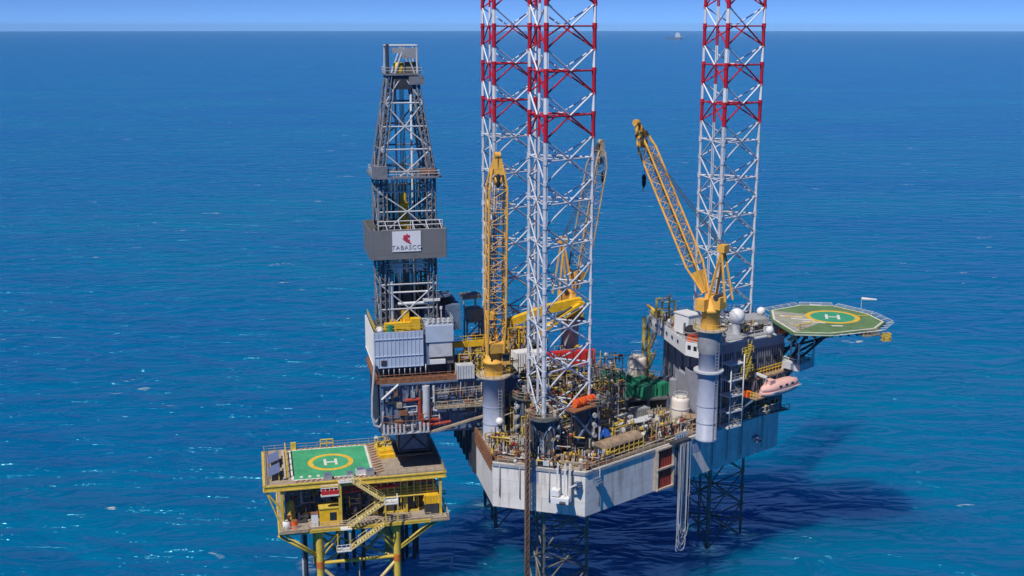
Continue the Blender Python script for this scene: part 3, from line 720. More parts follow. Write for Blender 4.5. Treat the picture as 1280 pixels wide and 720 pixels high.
for z in (DK+.4, 34.6): 
    b.add([(*q0,z),(*q1,z),(*(q1+n_*2.4),z),(*(q0+n_*2.4),z)], [(0,1,2,3)]); b.rail([(*(q0+n_*2.3),z),(*(q1+n_*2.3),z)], 1.1, 1.4, .06)
b.build('side_gallery', 'grating', qh)
b = MB()
for k in range(5): b.rod((30.45,-10+k*4,DK+.1), (30.45,-10+k*4,44.8), .14, 5)
b.rod((30.2,-2,32), (30.2,-2,44.6), .3, 6); b.rbox((29.9,2,32.2), (1.2,3,4)); b.rbox((29.9,-5,33.8), (1.2,4.2,7.2)); b.rbox((29.6,-9.4,34.8), (1.6,3.0,9.2)); b.build_each('vent_trunk', 'house_grey', qh)
b = MB()
for k in range(3): b.stair((27.4+k*.2, 8.6-k*.1, DK+.1+k*4.3), (27.4+k*.2, 5.0, DK+4.3+k*4.3), .9, (-1,0,0))
b.rail([(26.4,9.8,DK),(26.4,9.8,43)], .1, 1); b.bar((26.6,9.6,DK), (26.6,9.6,45), .5, .5); b.bar((27.9,10.4,DK), (27.9,10.4,45), .5, .5)
for k in range(6): b.bar((26.6,9.6,DK+2.3*k), (27.9,10.4,DK+2.3*k+2), .2)
b.build('port_stair', 'platform_yellow', qh)
# roof structures
b = MB(); b.rbox((32,-8.2,46.7), (3.2,3,2.6), .25); b.rbox((44,-3,46.3), (5,5,1.8), 0); b.build_each('roof_plant', 'steel_grey', qh)
b = MB()
for k in range(7): b.rbox((30.5+2.4*k,-6-rnd.uniform(-4,2),45.9), (rnd.uniform(.8,1.8),rnd.uniform(.8,1.8),1.0), rnd.uniform(0,1))
b.build_each('roof_vent', 'pale_grey', qh)
b = MB()
for k in range(4): b.rod((35+k*.8,-2.5-k*.3,45.4), (34.2+k*.8,-3.2,50.2), .38, 8)
b.build_each('exhaust_stack', 'pale_grey', qh)

def single(name, label, cat, parts, base, group=None):
    t = thing(name, label, cat, base, group)
    for n, m, b in parts: b.build(n, m, t)
    return t

single('wheelhouse_cabin', 'plain white box cabin on the house roof left of the yellow crane', 'cabin',
   [('cabin_wall','clean_white',MB().rbox((29.6,-6.2,47.6),(3.0,4.0,3.6),.35)), ('cabin_roof','white_paint',MB().rbox((29.6,-6.2,49.5),(3.3,4.3,.2),.35)), ('door','steel_blue',MB().rbox((28.55,-7.9,47.1),(.9,.08,2.0),.35))], (29.6,-6.2,45.4))
single('round_ball_float', 'black ball-shaped tank on the roof in front of the white box cabin', 'tank', [('tank_ball','rubber',MB().sphere((28.9,-9.6,46.9),1.15,14)), ('tank_ring','steel_grey',MB().ring((28.9,-9.6),1.1,1.25,46.7,46.9,20))], (28.9,-9.6,45.4))
single('orange_crate', 'orange crate on the roof edge below the black ball tank', 'crate', [('crate_body','orange',MB().rbox((28.7,-11.3,46.0),(1.5,1.3,1.1),.3)), ('crate_lid','rust_red',MB().rbox((28.7,-11.3,46.6),(1.6,1.4,.12),.3))], (28.7,-11.3,45.4))
b = MB()
for x, y in ((27.9,3.0),(27.9,6.2),(30.6,3.0),(30.6,6.2)): b.bar((x,y,45.4), (x,y,49.6), .3)
for z in (47.4,49.5): b.rail([(27.9,3.0,z),(27.9,6.2,z),(30.6,6.2,z),(30.6,3.0,z)], .01, 4, .1, True)
b2 = MB(); b2.bar((27.2,2.2,49.9),(31,6.8,49.9),.5,.3)
single('antenna_frame', 'small open steel frame with a flat top bar at the far roof corner', 'frame', [('post_frame','platform_yellow',b),('top_bar','pale_grey',b2)], (29,4.5,45.4))
b = MB(); b.rbox((28.3,7.8,46.1),(1.2,1.6,1.4),.2); b2 = MB(); b2.rod((28.3,8.2,46.6),(27.0,9.2,47.6),.25,8)
single('foam_monitor', 'yellow fire monitor at the far end of the white roof band', 'fire monitor', [('monitor_base','platform_yellow',b),('nozzle','bright_yellow',b2)], (28.3,7.8,45.4))
b = MB(); b.sphere((38.7,-8.2,48.9), 1.5, 18); b2 = MB(); b2.cyl((38.7,-8.2,45.4), .8, 2.3, 12)
single('satellite_dome', 'largest white satellite dome, on the house roof right of the yellow crane', 'satellite dome', [('dome','clean_white',b),('dome_base','pale_grey',b2)], (38.7,-8.2,45.4))
b = MB(); b.sphere((46.5,-2.0,47.9), .85, 16); b2 = MB(); b2.cyl((46.5,-2.0,45.4), .4, 1.9, 10)
single('satellite_dome', 'smaller white satellite dome standing nearest the helideck corner', 'satellite dome', [('dome','clean_white',b),('dome_base','pale_grey',b2)], (46.5,-2.0,45.4))
b = MB(); b.sphere((44.0,-11.4,46.6), .75, 14, 1.15); b2 = MB(); b2.cyl((44.0,-11.4,45.4), .5, .6, 10)
single('satellite_dome', 'white dome right at the near edge of the house roof, lowest of the three', 'satellite dome', [('dome','clean_white',b),('dome_base','crane_faded',b2)], (44.0,-11.4,45.4))
b = MB()
for k in range(3): b.lathe((46.6+k*1.0,-10.6+k*.5,45.6), [(.05,0),(.45,.1),(.5,.5),(.45,.9),(.05,1.0)], 10)
single('liferaft_canisters', 'row of orange liferaft canisters by the helideck stair', 'liferaft', [('canister','orange',b)], (47,-10,45.4))

# helideck
HZ = 48.5; HC = Vector((56.7,-11.4,HZ)); sh = Vector((1.93,3.57))
HP = [(45.6,-7.1),(53.5,-4.3),(59.5,-6.3),(62.9,-14.0),(62.7,-20.5),(58.4,-24.8),(48.6,-26.2),(42.3,-24.2),(42.8,-14)]
HP = [(x+sh.x, y+sh.y) for x, y in HP]
hc = sum((Vector(p) for p in HP), Vector((0,0)))/len(HP)
hd = thing('helideck', 'large olive green helideck with yellow ring on trusses beyond the grey house', 'helideck', (hc.x,hc.y,HZ))
MB().prism(HP, HZ-.5, HZ).build('deck_plate', 'heli_olive', hd)
b = MB(); b.prism([(47.7,-3.9),(53.6,-8.9),(53.2,-14.2),(44.6,-20.4),(44.9,-10.6)], HZ+.001, HZ+.004); b.build('deck_apron', 'heli_apron', hd)
b = MB()
n = len(HP)
for i in range(n):
    p, q = Vector(HP[i]), Vector(HP[(i+1)%n]); p = p.lerp(hc,.05); q = q.lerp(hc,.05); b.bar((*p,HZ+.006), (*q,HZ+.006), .32, .01)
b.build('edge_line', 'mark_white', hd)
b = MB(); b.ring((HC.x,HC.y), 0.0, 4.1, HZ+.002, HZ+.008, 48); b.build('centre_disc', 'heli_green', hd)
b = MB(); b.ring((HC.x,HC.y), 4.1, 5.05, HZ+.004, HZ+.014, 56); b.build('aiming_ring', 'mark_yellow', hd)
b = MB()
ha = R(-25)
def hloc(x, y): return Vector((HC.x+x*math.cos(ha)-y*math.sin(ha), HC.y+x*math.sin(ha)+y*math.cos(ha), HZ+.018))
for x0, y0, x1, y1 in ((-1.1,-1.7,-1.1,1.7),(1.1,-1.7,1.1,1.7)): b.bar(hloc(x0,y0), hloc(x1,y1), .5, .012)
b.bar(hloc(-.84,0), hloc(.84,0), .5, .012); b.build('letter_h', 'mark_white', hd)
b = MB()
for a, r0, r1 in ((R(-2),5.2,7.8),(R(165),5.2,9.6),(R(205),5.2,11)):
    e = Vector((math.cos(a),math.sin(a),0)); b.bar(HC+e*r0+Vector((0,0,.02)), HC+e*r1+Vector((0,0,.02)), .4, .01)
b.build_each('radial_line', 'mark_yellow', hd)
b = MB()
for k in range(3):
    e = Vector((47.4+k*1.1,-8.3-k*2.4,HZ+.012)); b.bar(e, e+Vector((3.6,-2.2,0)), .5, .01)
b.bar((57,-1.6,HZ+.012), (59,-2.4,HZ+.012), .8, .01); b.bar((53.3,-17.4,HZ+.012), (55.3,-18.0,HZ+.012), .6, .01)
b.build_each('deck_lettering', 'mark_white', hd)
b = MB()
for i in range(n):
    p, q = Vector(HP[i]), Vector(HP[(i+1)%n]); o = Vector(((q-p).y, -(q-p).x)).normalized()
    if o.dot(p-hc) < 0: o = -o
    if i == n-1 or i == 7: continue
    m = max(2, int((q-p).length/1.8)); P_ = [p.lerp(q,k/m) for k in range(m+1)]
    for e in P_: b.rod((*e,HZ-.3), (*(e+o*1.5),HZ+.05), .06, 4)
    b.rod((*(p+o*1.5),HZ+.05), (*(q+o*1.5),HZ+.05), .07, 4); b.rod((*(p+o*.8),HZ-.1), (*(q+o*.8),HZ-.1), .035, 4); b.rod((*(p+o*1.15),HZ-.02), (*(q+o*1.15),HZ-.02), .03, 4)
b.build('safety_net', 'pale_grey', hd)
b = MB()
for k in range(7):
    f = k/6; p = Vector((44.6+f*18,-20+f*9)); b.bar((p.x,-4,HZ-1.0) if False else (*(hc.lerp(Vector(HP[2]),.8)-Vector((f*12,f*4))),HZ-1.0), (*(hc.lerp(Vector(HP[6]),.85)+Vector((6-f*10,1))),HZ-1.0), .35, .9)
for x, y in ((47.5,-9.5),(49.2,-3),(49.2,4)):
    e = Vector((x,y,37)); tpt = hc.lerp(Vector((x,y)),.25); b.rod(e, (tpt.x,tpt.y,HZ-1), .3, 6); b.rod((x,y,45), (tpt.x-2,tpt.y,HZ-1), .22, 6)
    t2 = Vector((x,y)).lerp(hc,1.35); b.rod(e, (t2.x,t2.y,HZ-1), .26, 6)
b.build('support_truss', 'dark_steel', hd)
b = MB(); b.rbox((58.9,-21.3,HZ-1.0), (3.4,1.6,.25), .1); b.rail([(57.4,-21.9,HZ-.9),(60.4,-21.9,HZ-.9)], 1.0, .7, .08)
b.build('landing_step', 'crane_faded', hd)
b = MB(); b.rbox((61.6,-22.4,HZ-1.9), (1.5,1.1,.2), .1); b.rail([(60.9,-22.9,HZ-1.8),(62.3,-22.9,HZ-1.8),(62.3,-21.9,HZ-1.8),(60.9,-21.9,HZ-1.8)], 1.1, .5, .1, True); b.build('access_landing', 'platform_yellow', hd)
b = MB(); b.stair((45.6,-15.5,45.6), (46.4,-18.8,HZ), 1.0, (1,.3,0)); b.rail([(46.2,-18.9,HZ),(48,-19.5,HZ)], 1.1); b.build('access_stair', 'tan_canvas', hd)
b = MB(); b.rod((62.9,-6,HZ), (62.9,-6,HZ+3.2), .06, 4); b.rod((62.9,-6,HZ+3.0), (65.6,-7,HZ+2.8), .25, 6, .1)
single('windsock', 'pale windsock on a thin pole at the far helideck edge', 'windsock', [('pole','pale_grey',MB().rod((64.4,-8.2,HZ-.3),(64.4,-8.2,HZ+2.6),.06,5)),('sock','white_paint',MB().rod((64.4,-8.2,HZ+2.4),(67.0,-9.2,HZ+2.3),.32,8,.16))], (64.4,-8.2,HZ-.3))

# lifeboat, davit platform
def obox(c, size, ang): return MB().rbox(c, size, ang)
LBA = math.atan2(dd.y, dd.x)
LBA = R(27)
lbc = Vector((45.2,-14.2,36.3)); le = Vector((math.cos(LBA), math.sin(LBA), 0)); ls = Vector((-le.y, le.x, 0))
t = thing('lifeboat', 'enclosed salmon pink lifeboat hanging in its davit on the starboard side of the grey house', 'lifeboat', (lbc.x,lbc.y,35))
def boat(z0, z1, wk, lk, prof):
    m = MB(); N = 14; rings = []
    for i in range(N+1):
        f = -1+2*i/N; k = max(.06,(1-abs(f)**3.2))**.6; ring = []
        for y, z in prof: ring.append(lbc+le*f*5.6*lk+ls*y*k*wk+Vector((0,0,z*(.35+.65*k))))
        rings.append(ring)
    np_ = len(prof); vs = [v for r in rings for v in r]
    m.add(vs, [(i*np_+j, i*np_+(j+1)%np_, (i+1)*np_+(j+1)%np_, (i+1)*np_+j) for i in range(N) for j in range(np_)], True)
    m.add(rings[0], [list(range(np_))]); m.add(rings[-1], [list(range(np_))]); return m
boat(0,0,1,1,[(-1.65,.1),(-1.3,-.9),(0,-1.35),(1.3,-.9),(1.65,.1)]).build('boat_hull', 'pink_boat', t)
boat(0,0,.97,.97,[(-1.6,.1),(-1.35,.95),(-.7,1.45),(.7,1.45),(1.35,.95),(1.6,.1)]).build('canopy', 'pink_boat', t)
b = MB(); b.bar(lbc-le*4.4-ls*1.68+Vector((0,0,.08)), lbc+le*4.4-ls*1.68+Vector((0,0,.08)), .14, .2); b.build('fender_rail', 'white_paint', t)
b = MB(); b.rbox(lbc-le*3.0+Vector((0,0,1.6)), (1.5,1.4,.9), LBA); b.build('coxswain_dome', 'pink_boat', t)
b = MB()
for k in (-1.5,.3,2): b.rbox(lbc+le*k-ls*1.42+Vector((0,0,.75)), (.7,.1,.4), LBA)
b.build_each('boat_window', 'glass_dark', t)
t = thing('lifeboat_davit', 'tan davit platform with yellow rails behind and above the pink lifeboat', 'davit', (43,-12,36))
b = MB(); b.rbox(lbc+ls*2.6+Vector((0,0,1.9)), (11,1.5,.3), LBA); b.rbox(lbc-le*5.6+ls*1.0+Vector((0,0,-.9)), (3.4,3,.25), LBA); b.build('platform', 'tan_canvas', t)
b = MB()
for k in (-4.2,4.2):
    b.bar(lbc+le*k+ls*3.0+Vector((0,0,-.5)), lbc+le*k+ls*2.4+Vector((0,0,3.0)), .4); b.bar(lbc+le*k+ls*2.4+Vector((0,0,3.0)), lbc+le*k-ls*.2+Vector((0,0,2.7)), .4); b.rod(lbc+le*k+Vector((0,0,2.6)), lbc+le*k+Vector((0,0,1.2)), .06, 4)
b.build_each('davit_arm', 'white_paint', t)
b = MB(); b.rail([lbc+le*x+ls*3.1+Vector((0,0,2.05)) for x in (-5.4,5.4)], 1.2, .9, .08); b.rail([lbc-le*7.2+ls*y+Vector((0,0,-.8)) for y in (2.4,-.4)], 1.1, .8, .06); b.build('platform_rail', 'bright_yellow', t)
b = MB(); b.rbox(lbc-le*7.4+ls*1.6+Vector((0,0,-.2)), (1.0,1.0,1.1), LBA); b.build('winch', 'orange', t)
b = MB(); b.bar(lbc-le*7+ls*.4+Vector((0,0,-1.1)), lbc-le*9+ls*3+Vector((0,0,-4)), .3); b.bar(lbc+ls*3+Vector((0,0,-3.5)), lbc-ls*.4+Vector((0,0,-1.6)), .3); b.build_each('under_strut', 'steel_blue', t)
# life raft ledge
t = thing('boat_landing_ledge', 'pale boxy ledge with four tall posts below the helideck corner', 'platform', (51,-9.6,40))
lg = Vector((50.4,-11.0,40.0))
b = MB(); b.rbox(lg+Vector((0,0,-.4)), (5.2,3.8,1.4), LBA+.1); b.rbox(lg-le*2.8+Vector((0,0,-.1)), (1.5,1.8,1.2), LBA); b.build('tray', 'pale_grey', t)
b = MB()
for x in (-2.3,-.6,1.0,2.3): b.bar(lg+le*x-ls*(1.7 if x in (-2.3,2.3) else -1.4), lg+le*x-ls*(1.7 if x in (-2.3,2.3) else -1.4)+Vector((0,0,4.2)), .28)
b.rail([lg+le*2.4-ls*1.8, lg-le*2.4-ls*1.8, lg-le*2.4+ls*1.6, lg+le*2.4+ls*1.6], 1.1, 1.2, .07, True); b.build('post', 'white_paint', t)
b = MB()
for x, y in ((-1.2,.3),(.2,-.4),(1.3,.4)): b.rbox(lg+le*x+ls*y+Vector((0,0,.6)), (1.0,.9,.8), .4)
b.build_each('stowed_gear', 'beige', t)
b = MB(); b.bar(lg+le*1.5+ls*1.5-Vector((0,0,1)), lg-le*1+ls*3-Vector((0,0,5)), .4); b.bar(lg-le*1.8-Vector((0,0,1)), lg-le*3+ls*3-Vector((0,0,4.5)), .4); b.build_each('bracket', 'dark_steel', t)

# stair scaffold between crane pedestal and the house
t = thing('scaffold_stair_tower', 'white framed stair tower with five landings against the grey house by the crane pedestal', 'stair tower', (33.4,-15.6,DK))
b = MB(); q0 = Vector((33.6,-18.2,DK)); ax = Vector((.93,.37,0)); ay = Vector((-.37,.93,0))
for z in range(0,15,3): b.rbox(q0+ax*1.5+ay*1.2+Vector((0,0,z+.4)), (3.6,2.4,.22), math.atan2(ax.y,ax.x))
b.build_each('landing', 'clean_white', t)
b = MB()
for x in (0,3.2):
    for y in (0,2.3): b.rod(q0+ax*x+ay*y, q0+ax*x+ay*y+Vector((0,0,14)), .11, 5)
b.build_each('scaffold_post', 'white_paint', t)
b = MB()
for z in range(0,12,3): b.rail([q0+Vector((0,0,z+.5)), q0+ax*3.2+Vector((0,0,z+.5))], 1.1, 1, .05); b.stair(q0+ax*(.3 if z%2 else 2.9)+ay*.4+Vector((0,0,z+.5)), q0+ax*(2.9 if z%2 else .3)+ay*.4+Vector((0,0,z+3.4)), .8, ay)
b.build('stair_flight', 'steel_grey', t)
b = MB()
for z in (9.2,12.2): b.stair(q0+ax*(3+.2*z/3)+Vector((0,0,z)), q0+ax*(5.0)+Vector((0,0,z+3.2)), .9, ay)
b.rail([q0+ax*2.6+Vector((0,0,14)), q0+ax*5.5+Vector((0,0,14))], 1.2, .7, .08); b.rail([q0+ax*2.6+Vector((0,0,10.5)), q0+ax*5.5+Vector((0,0,10.5))], 1.2, .7, .08)
b.build_each('upper_stair', 'platform_yellow', t)

# ------------------------------------------------------------------ tanks, containers, deck equipment
def tank(base, r, h, m, label, cap=True):
    t = thing('storage_tank', label, 'tank', base)
    MB().lathe(base, [(r*.98,0),(r,.1),(r,h-.7),(r*.92,h-.25),(r*.6,h)], 24).build('tank_shell', m, t)
    b = MB(); b.ring((base[0],base[1]), r, r+.12, base[2]+h*.55, base[2]+h*.55+.2, 24); b.build('band', 'pale_grey', t)
    b = MB(); b.rail([(base[0]+(r*.8)*math.cos(a), base[1]+(r*.8)*math.sin(a), base[2]+h-.4) for a in (2*math.pi*k/8 for k in range(8))], 1.0, 2, .04, True)
    b.rod((base[0]-r-.2,base[1]-.3,base[2]), (base[0]-r-.2,base[1]-.3,base[2]+h), .05, 4); b.rod((base[0]-r-.2,base[1]+.3,base[2]), (base[0]-r-.2,base[1]+.3,base[2]+h), .05, 4); b.build('ladder_rail', 'pale_grey', t)
tank((24.6,7.0,32.4), 1.8, 5.4, 'cream_tank', 'white round tank behind the green containers')
tank((26.0,-13.2,30.6), 1.7, 5.0, 'cream_tank', 'cream tank in front of the house, left of the grey crane pedestal')
t = thing('tank_stand', 'low grey stand carrying containers and the white round tank', 'stand', (24,3,DK))
b = MB(); b.box((18.5,-4.2,DK+2.0), (27.3,9.5,DK+2.3)); b.build('stand_deck', 'deck_dark', t)
b = MB()
for u in (18.8,23,27):
    for v in (-4,2.5,9.2): b.box((u-.2,v-.2,DK+.05), (u+.2,v+.2,DK+2))
b.build_each('stand_leg', 'steel_blue', t)
def container(c, size, ang, m, label, lid=True, group=None, name='cargo_container', cat='container'):
    t = thing(name, label, cat, (c[0],c[1],c[2]), group); cc = Vector(c)
    MB().rbox(cc+Vector((0,0,size[2]/2)), size, ang).build('container_body', m, t)
    b = MB(); ex = Vector((math.cos(ang), math.sin(ang), 0)); ey = Vector((-ex.y, ex.x, 0))
    for sx in (-1,1):
        for sy in (-1,1): e = cc+ex*sx*size[0]/2+ey*sy*size[1]/2; b.bar(e, e+Vector((0,0,size[2]+.12)), .22)
    k = max(2,int(size[0]/.5))
    for i in range(k+1):
        for sy in (-1,1):
            e = cc+ex*(-.5+i/k)*size[0]+ey*sy*(size[1]/2+.03); b.bar(e+Vector((0,0,.1)), e+Vector((0,0,size[2]-.1)), .12, .06)
    b.build_each('corner_post', m, t)
    if lid: MB().rbox(cc+Vector((0,0,size[2]+.05)), (size[0]-.3,size[1]-.3,.1), ang).build('lid', m, t)
    return t
G = 'green cargo containers'
container((22.8,-2.4,32.3), (3.0,3.0,2.3), .55, 'green_paint', 'nearest right-hand green container, larger, with flat lid', group=G)
container((19.6,-.8,32.3), (2.6,2.4,2.0), .3, 'green_paint', 'small green container at the near left of the green row', group=G)
container((23.6,1.8,32.3), (3.0,2.4,2.4), .5, 'green_paint', 'green container behind the nearest right-hand green one', group=G)
container((20.6,3.4,32.3), (2.2,2.2,2.7), .35, 'green_paint', 'green container in the middle, just below the white round tank', group=G)
container((18.9,6.6,32.3), (2.4,2.4,2.6), .3, 'green_paint', 'farthest left green container', group=G)
container((26.2,-1.5,32.3), (2.2,2.6,2.4), .5, 'green_paint', 'green container closest to the grey house wall', group=G)
container((-13.4,-7.6,CZ1+.2), (3.0,1.8,2.5), 0, 'pale_grey', 'pale grey rust-streaked container beside the drill floor house')
container((-.6,1.6,38), (3.2,2.6,3.8), .2, 'clean_white', 'white container behind the upright yellow crane boom')
container((2.9,2.4,38), (2.0,2.4,3.4), .2, 'clean_white', 'narrower white container partly behind the near leg')
t = thing('pipe_deck_frame', 'dark steel mezzanine frame carrying white containers behind the near leg', 'frame', (0,2,DK))
b = MB(); b.prism([(-2.9,-6.5),(10,-6.5),(10,3),(3,3),(3,10.2),(-2.9,10.2)], 37.6, 37.95); b.build('mezzanine_deck', 'deck_dark', t)
b = MB()
for u in (-2.5,3.4,9.5):
    for v in (-6.2,0,2.6) if u > 3 else (-6.2,0,7.2): b.box((u-.25,v-.25,DK+.05), (u+.25,v+.25,37.6))
b.build_each('mezzanine_post', 'dark_steel', t)
b = MB(); b.rail([(-2.9,-6.4,37.95),(10,-6.4,37.95)], 1.1, 1.4, .06); b.build('mezzanine_rail', 'platform_yellow', t)
b = MB(); b.bar((-15.0,-3.2,45.2), (-7.6,-2.8,45.2), .9, 1.0); b2 = MB(); b2.rail([(-15,-3.7,45.7),(-7.6,-3.3,45.7)], 1.1, 1.4, .06); b3 = MB()
for k in range(4): b3.bar((-14.6+k*2.2,-3.0,40.2), (-14.6+k*2.2,-3.0,44.7), .35)
for k in range(3): b3.bar((-14.6+k*2.2,-3.0,40.4), (-12.4+k*2.2,-3.0,44.6), .2)
single('catwalk_beam', 'long horizontal yellow box beam running between the drill floor and the upright crane', 'beam', [('beam','bright_yellow',b),('beam_rail','bright_yellow',b2),('support','platform_yellow',b3)], (-11,-3,40.2))
t = thing('flare_boom_stub', 'stubby rusty platform on a slim white strut beyond the yellow beam', 'platform', (-8,14,DK))
b = MB(); b.rbox((-8,15,50), (3.6,3,.8), .2); b.rbox((-7.4,15,46.2), (3,3,2.6), .2); b.build('platform', 'crane_faded', t)
b = MB(); b.rod((-8.6,15,44), (-9.6,15,49.8), .22, 6); b.rod((-7,15,44), (-7,15,49.8), .22, 6); b.build('strut', 'pale_grey', t)
b = MB()
for x in (-9,-6):
    for y in (13.5,16.5): b.bar((x,y,DK+.05), (x,y,45), .3)
for k in range(5): b.bar((-9,13.5,DK+3*k), (-6,13.5,DK+3*k+3), .2); b.bar((-9,13.5,DK+3*k), (-6,13.5,DK+3*k), .2); b.bar((-6,13.5,DK+3*k), (-6,16.5,DK+3*k+3), .2)
b.box((-9,13.5,44.8), (-6,16.5,45.1)); b.build('lattice_base', 'crane_faded', t)
t = thing('red_deckhouse', 'long red box girder lying across the deck behind the nearest leg', 'girder', (14,19,DK))
b = MB(); b.box((6.6,13.2,34.6), (17.6,14.6,37.6)); b.build('girder', 'signal_red', t)
b = MB()
for u in (8,12.5,17): b.box((u-.3,13.6,DK+.05), (u+.3,14.3,34.6))
b.build_each('girder_leg', 'dark_steel', t)
b = MB()
for k in range(8): b.box((7+k*1.4,13.05,34.7), (7.25+k*1.4,13.2,37.5))
b.build_each('stiffener', 'rust_red', t)
# mud and machinery modules in mid deck: walls of pipework
def skid(base, size, ang, m, pm, seed, label, cat='machinery', name='machinery_skid', pipes=26, top=None):
    r = random.Random(seed); t = thing(name, label, cat, base); c = Vector(base); ex = Vector((math.cos(ang), math.sin(ang), 0)); ey = Vector((-ex.y,ex.x,0))
    L_, D_, H_ = size
    b = MB(); b.rbox(c+Vector((0,0,.15)), (L_,D_,.3), ang)
    for sx in (-1,0,1):
        for sy in (-1,1): e = c+ex*sx*(L_/2-.15)+ey*sy*(D_/2-.15); b.bar(e, e+Vector((0,0,H_)), .16)
    for sy in (-1,1): b.bar(c-ex*L_/2+ey*sy*D_/2+Vector((0,0,H_)), c+ex*L_/2+ey*sy*D_/2+Vector((0,0,H_)), .14)
    b.build('skid_frame', pm, t)
    pal = [m, m, 'dark_steel', 'steel_blue', 'beige', 'deck_brown', 'pale_grey', 'rust', 'platform_yellow', 'steel_grey', 'crane_faded']
    for k in range(max(4,int(L_*D_/2.2))):
        b = MB()
        s_ = (r.uniform(.5,1.6), r.uniform(.5,1.4), r.uniform(.5,max(.8,H_*.75)))
        e = c+ex*r.uniform(-.42,.42)*L_+ey*r.uniform(-.42,.42)*D_
        if r.random() < .5: b.rbox(e+Vector((0,0,.3+s_[2]/2)), s_, ang+r.choice((0,.2)))
        else: b.lathe(e+Vector((0,0,.3)), [(s_[0]*.4,0),(s_[0]*.45,s_[2]*.8),(s_[0]*.25,s_[2])], 10)
        b.build('machine_body', r.choice(pal), t)
    b = MB()
    for k in range(pipes):
        p = c+ex*r.uniform(-.5,.5)*L_+ey*r.uniform(-.5,.5)*D_+Vector((0,0,r.uniform(.3,H_)))
        ax_ = r.choice((ex,ex,ey,Vector((0,0,1)),Vector((0,0,1)))); l = r.uniform(.6,2.6)
        q = p+ax_*l
        if q.z > c.z+H_+1.2: q.z = c.z+H_+1.0
        b.mi = r.choice((0,0,1,2,3)); b.rod(p, q, r.uniform(.05,.15), 5)
    b.build('pipework', [r.choice(('pale_grey','beige','steel_grey')),'dark_steel','rust','platform_yellow'], t)
    vm = r.choice(('crane_faded','rust_red','beige','platform_yellow','clean_white','tan_canvas'))
    for k in range(max(4,pipes//4)):
        b = MB(); p = c+ex*r.uniform(-.5,.5)*L_+ey*r.uniform(-.5,.5)*D_+Vector((0,0,r.uniform(.5,H_+.4))); b.rbox(p, (r.uniform(.25,.7),)*2+(r.uniform(.2,.6),), r.uniform(0,1)); b.build('valve', r.choice((vm,vm,'clean_white','rust_red','platform_yellow')), t)
    return t
skid((-7.4,-18.6,DK+.05), (5.0,3.4,2.6), R(-29), 'dark_steel', 'dark_steel', 1, 'dark winch skid at the left front corner of the deck')
skid((-9.6,-19.3,DK+.05), (2.6,2.2,3.0), R(-29), 'bright_yellow', 'platform_yellow', 2, 'yellow machine skid at the foot of the upright crane')
skid((-9.8,-22.2,DK+.05), (2.6,1.8,1.4), R(-29), 'beige', 'rust', 3, 'rusty low pump skid at the stern rail')
skid((-1.2,-26.8,DK+.05), (7.5,2.0,1.5), R(-29), 'beige', 'rust', 4, 'long low beige pump row along the near deck edge', pipes=40)
skid((-5.3,-24.0,DK+.05), (3.0,2.0,1.5), R(-29), 'signal_red', 'rust', 5, 'low red valve skid at the near deck edge, left of the brown tower')
skid((2.4,-28.6,DK+.05), (3.2,2.2,2.0), R(-29), 'tan_canvas', 'rust', 6, 'tan covered winch at the sharp near corner of the deck')
skid((-1.4,-20.6,DK+.05), (4.4,4.4,6.0), R(5), 'steel_grey', 'steel_blue', 7, 'tall grey machinery stack inside the nearest leg', pipes=50)
skid((-2.4,-14.0,DK+.05), (6,4,5.0), R(10), 'crane_faded', 'platform_yellow', 8, 'rusty yellow pipe stack behind the nearest leg', pipes=60)
skid((-4.5,-11.0,DK+.05), (4,3,7.0), R(10), 'deck_brown', 'platform_yellow', 9, 'brown machinery stack right of the upright crane pedestal', pipes=44)
skid((5.6,-13.6,DK+.05), (6,5,7.6), R(12), 'green_paint', 'dark_steel', 10, 'dark green machinery stack seen through the nearest leg', pipes=60)
skid((10.4,-8.6,DK+.05), (4.6,5,9.0), R(12), 'steel_blue', 'platform_yellow', 11, 'tall blue grey machinery stack right of the nearest leg', pipes=56)
skid((14.4,-5.4,DK+.05), (4.0,5,7.0), R(12), 'tarp_blue', 'dark_steel', 12, 'blue machinery stack left of the green containers', pipes=50)
skid((12.0,1.0,DK+.05), (5,4,7.0), R(8), 'steel_blue', 'steel_grey', 13, 'grey blue module behind the tall machinery stacks', pipes=56)
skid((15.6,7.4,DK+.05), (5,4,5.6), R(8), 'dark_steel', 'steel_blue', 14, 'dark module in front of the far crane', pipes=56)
skid((9.6,-14.2,DK+.05), (3.6,3.0,5.0), R(20), 'deck_brown', 'platform_yellow', 15, 'brown and yellow valve stack beside the nearest leg on its right', pipes=48)
skid((12.4,-12.6,DK+.05), (2.6,2.6,6.4), R(20), 'cream_tank', 'steel_grey', 16, 'narrow stack with pale vessel between yellow valves and pipe bundle', pipes=24)
skid((25.0,-17.0,DK+.05), (3.4,2.4,2.4), R(27), 'cream_tank', 'beige', 17, 'pale winch set on the deck edge, left of the grey crane pedestal', pipes=30)
skid((22.4,-12.4,DK+.05), (3.6,3,2.6), R(27), 'dark_steel', 'beige', 18, 'dark pump set in front of the cream tank', pipes=30)
skid((19.6,-20.0,DK+.05), (4,2.4,3.0), R(27.5), 'dark_steel', 'dark_steel', 19, 'dark hose reel set above the red pipe slot', pipes=40)
skid((36.0,-13.0,DK+.5), (6,1.6,1.4), R(27), 'beige', 'pale_grey', 20, 'beige cable gear along the house side walkway', pipes=24)
skid((-6.2,-26.0,DK+.05), (4.0,1.6,1.2), R(-29), 'beige', 'beige', 51, 'low beige valve row left of the brown lattice tower', pipes=40)
skid((1.0,-29.6,DK+.05), (4.4,1.4,1.3), R(-29), 'tan_canvas', 'beige', 52, 'low tan gear row beside the white davit frame', pipes=40)
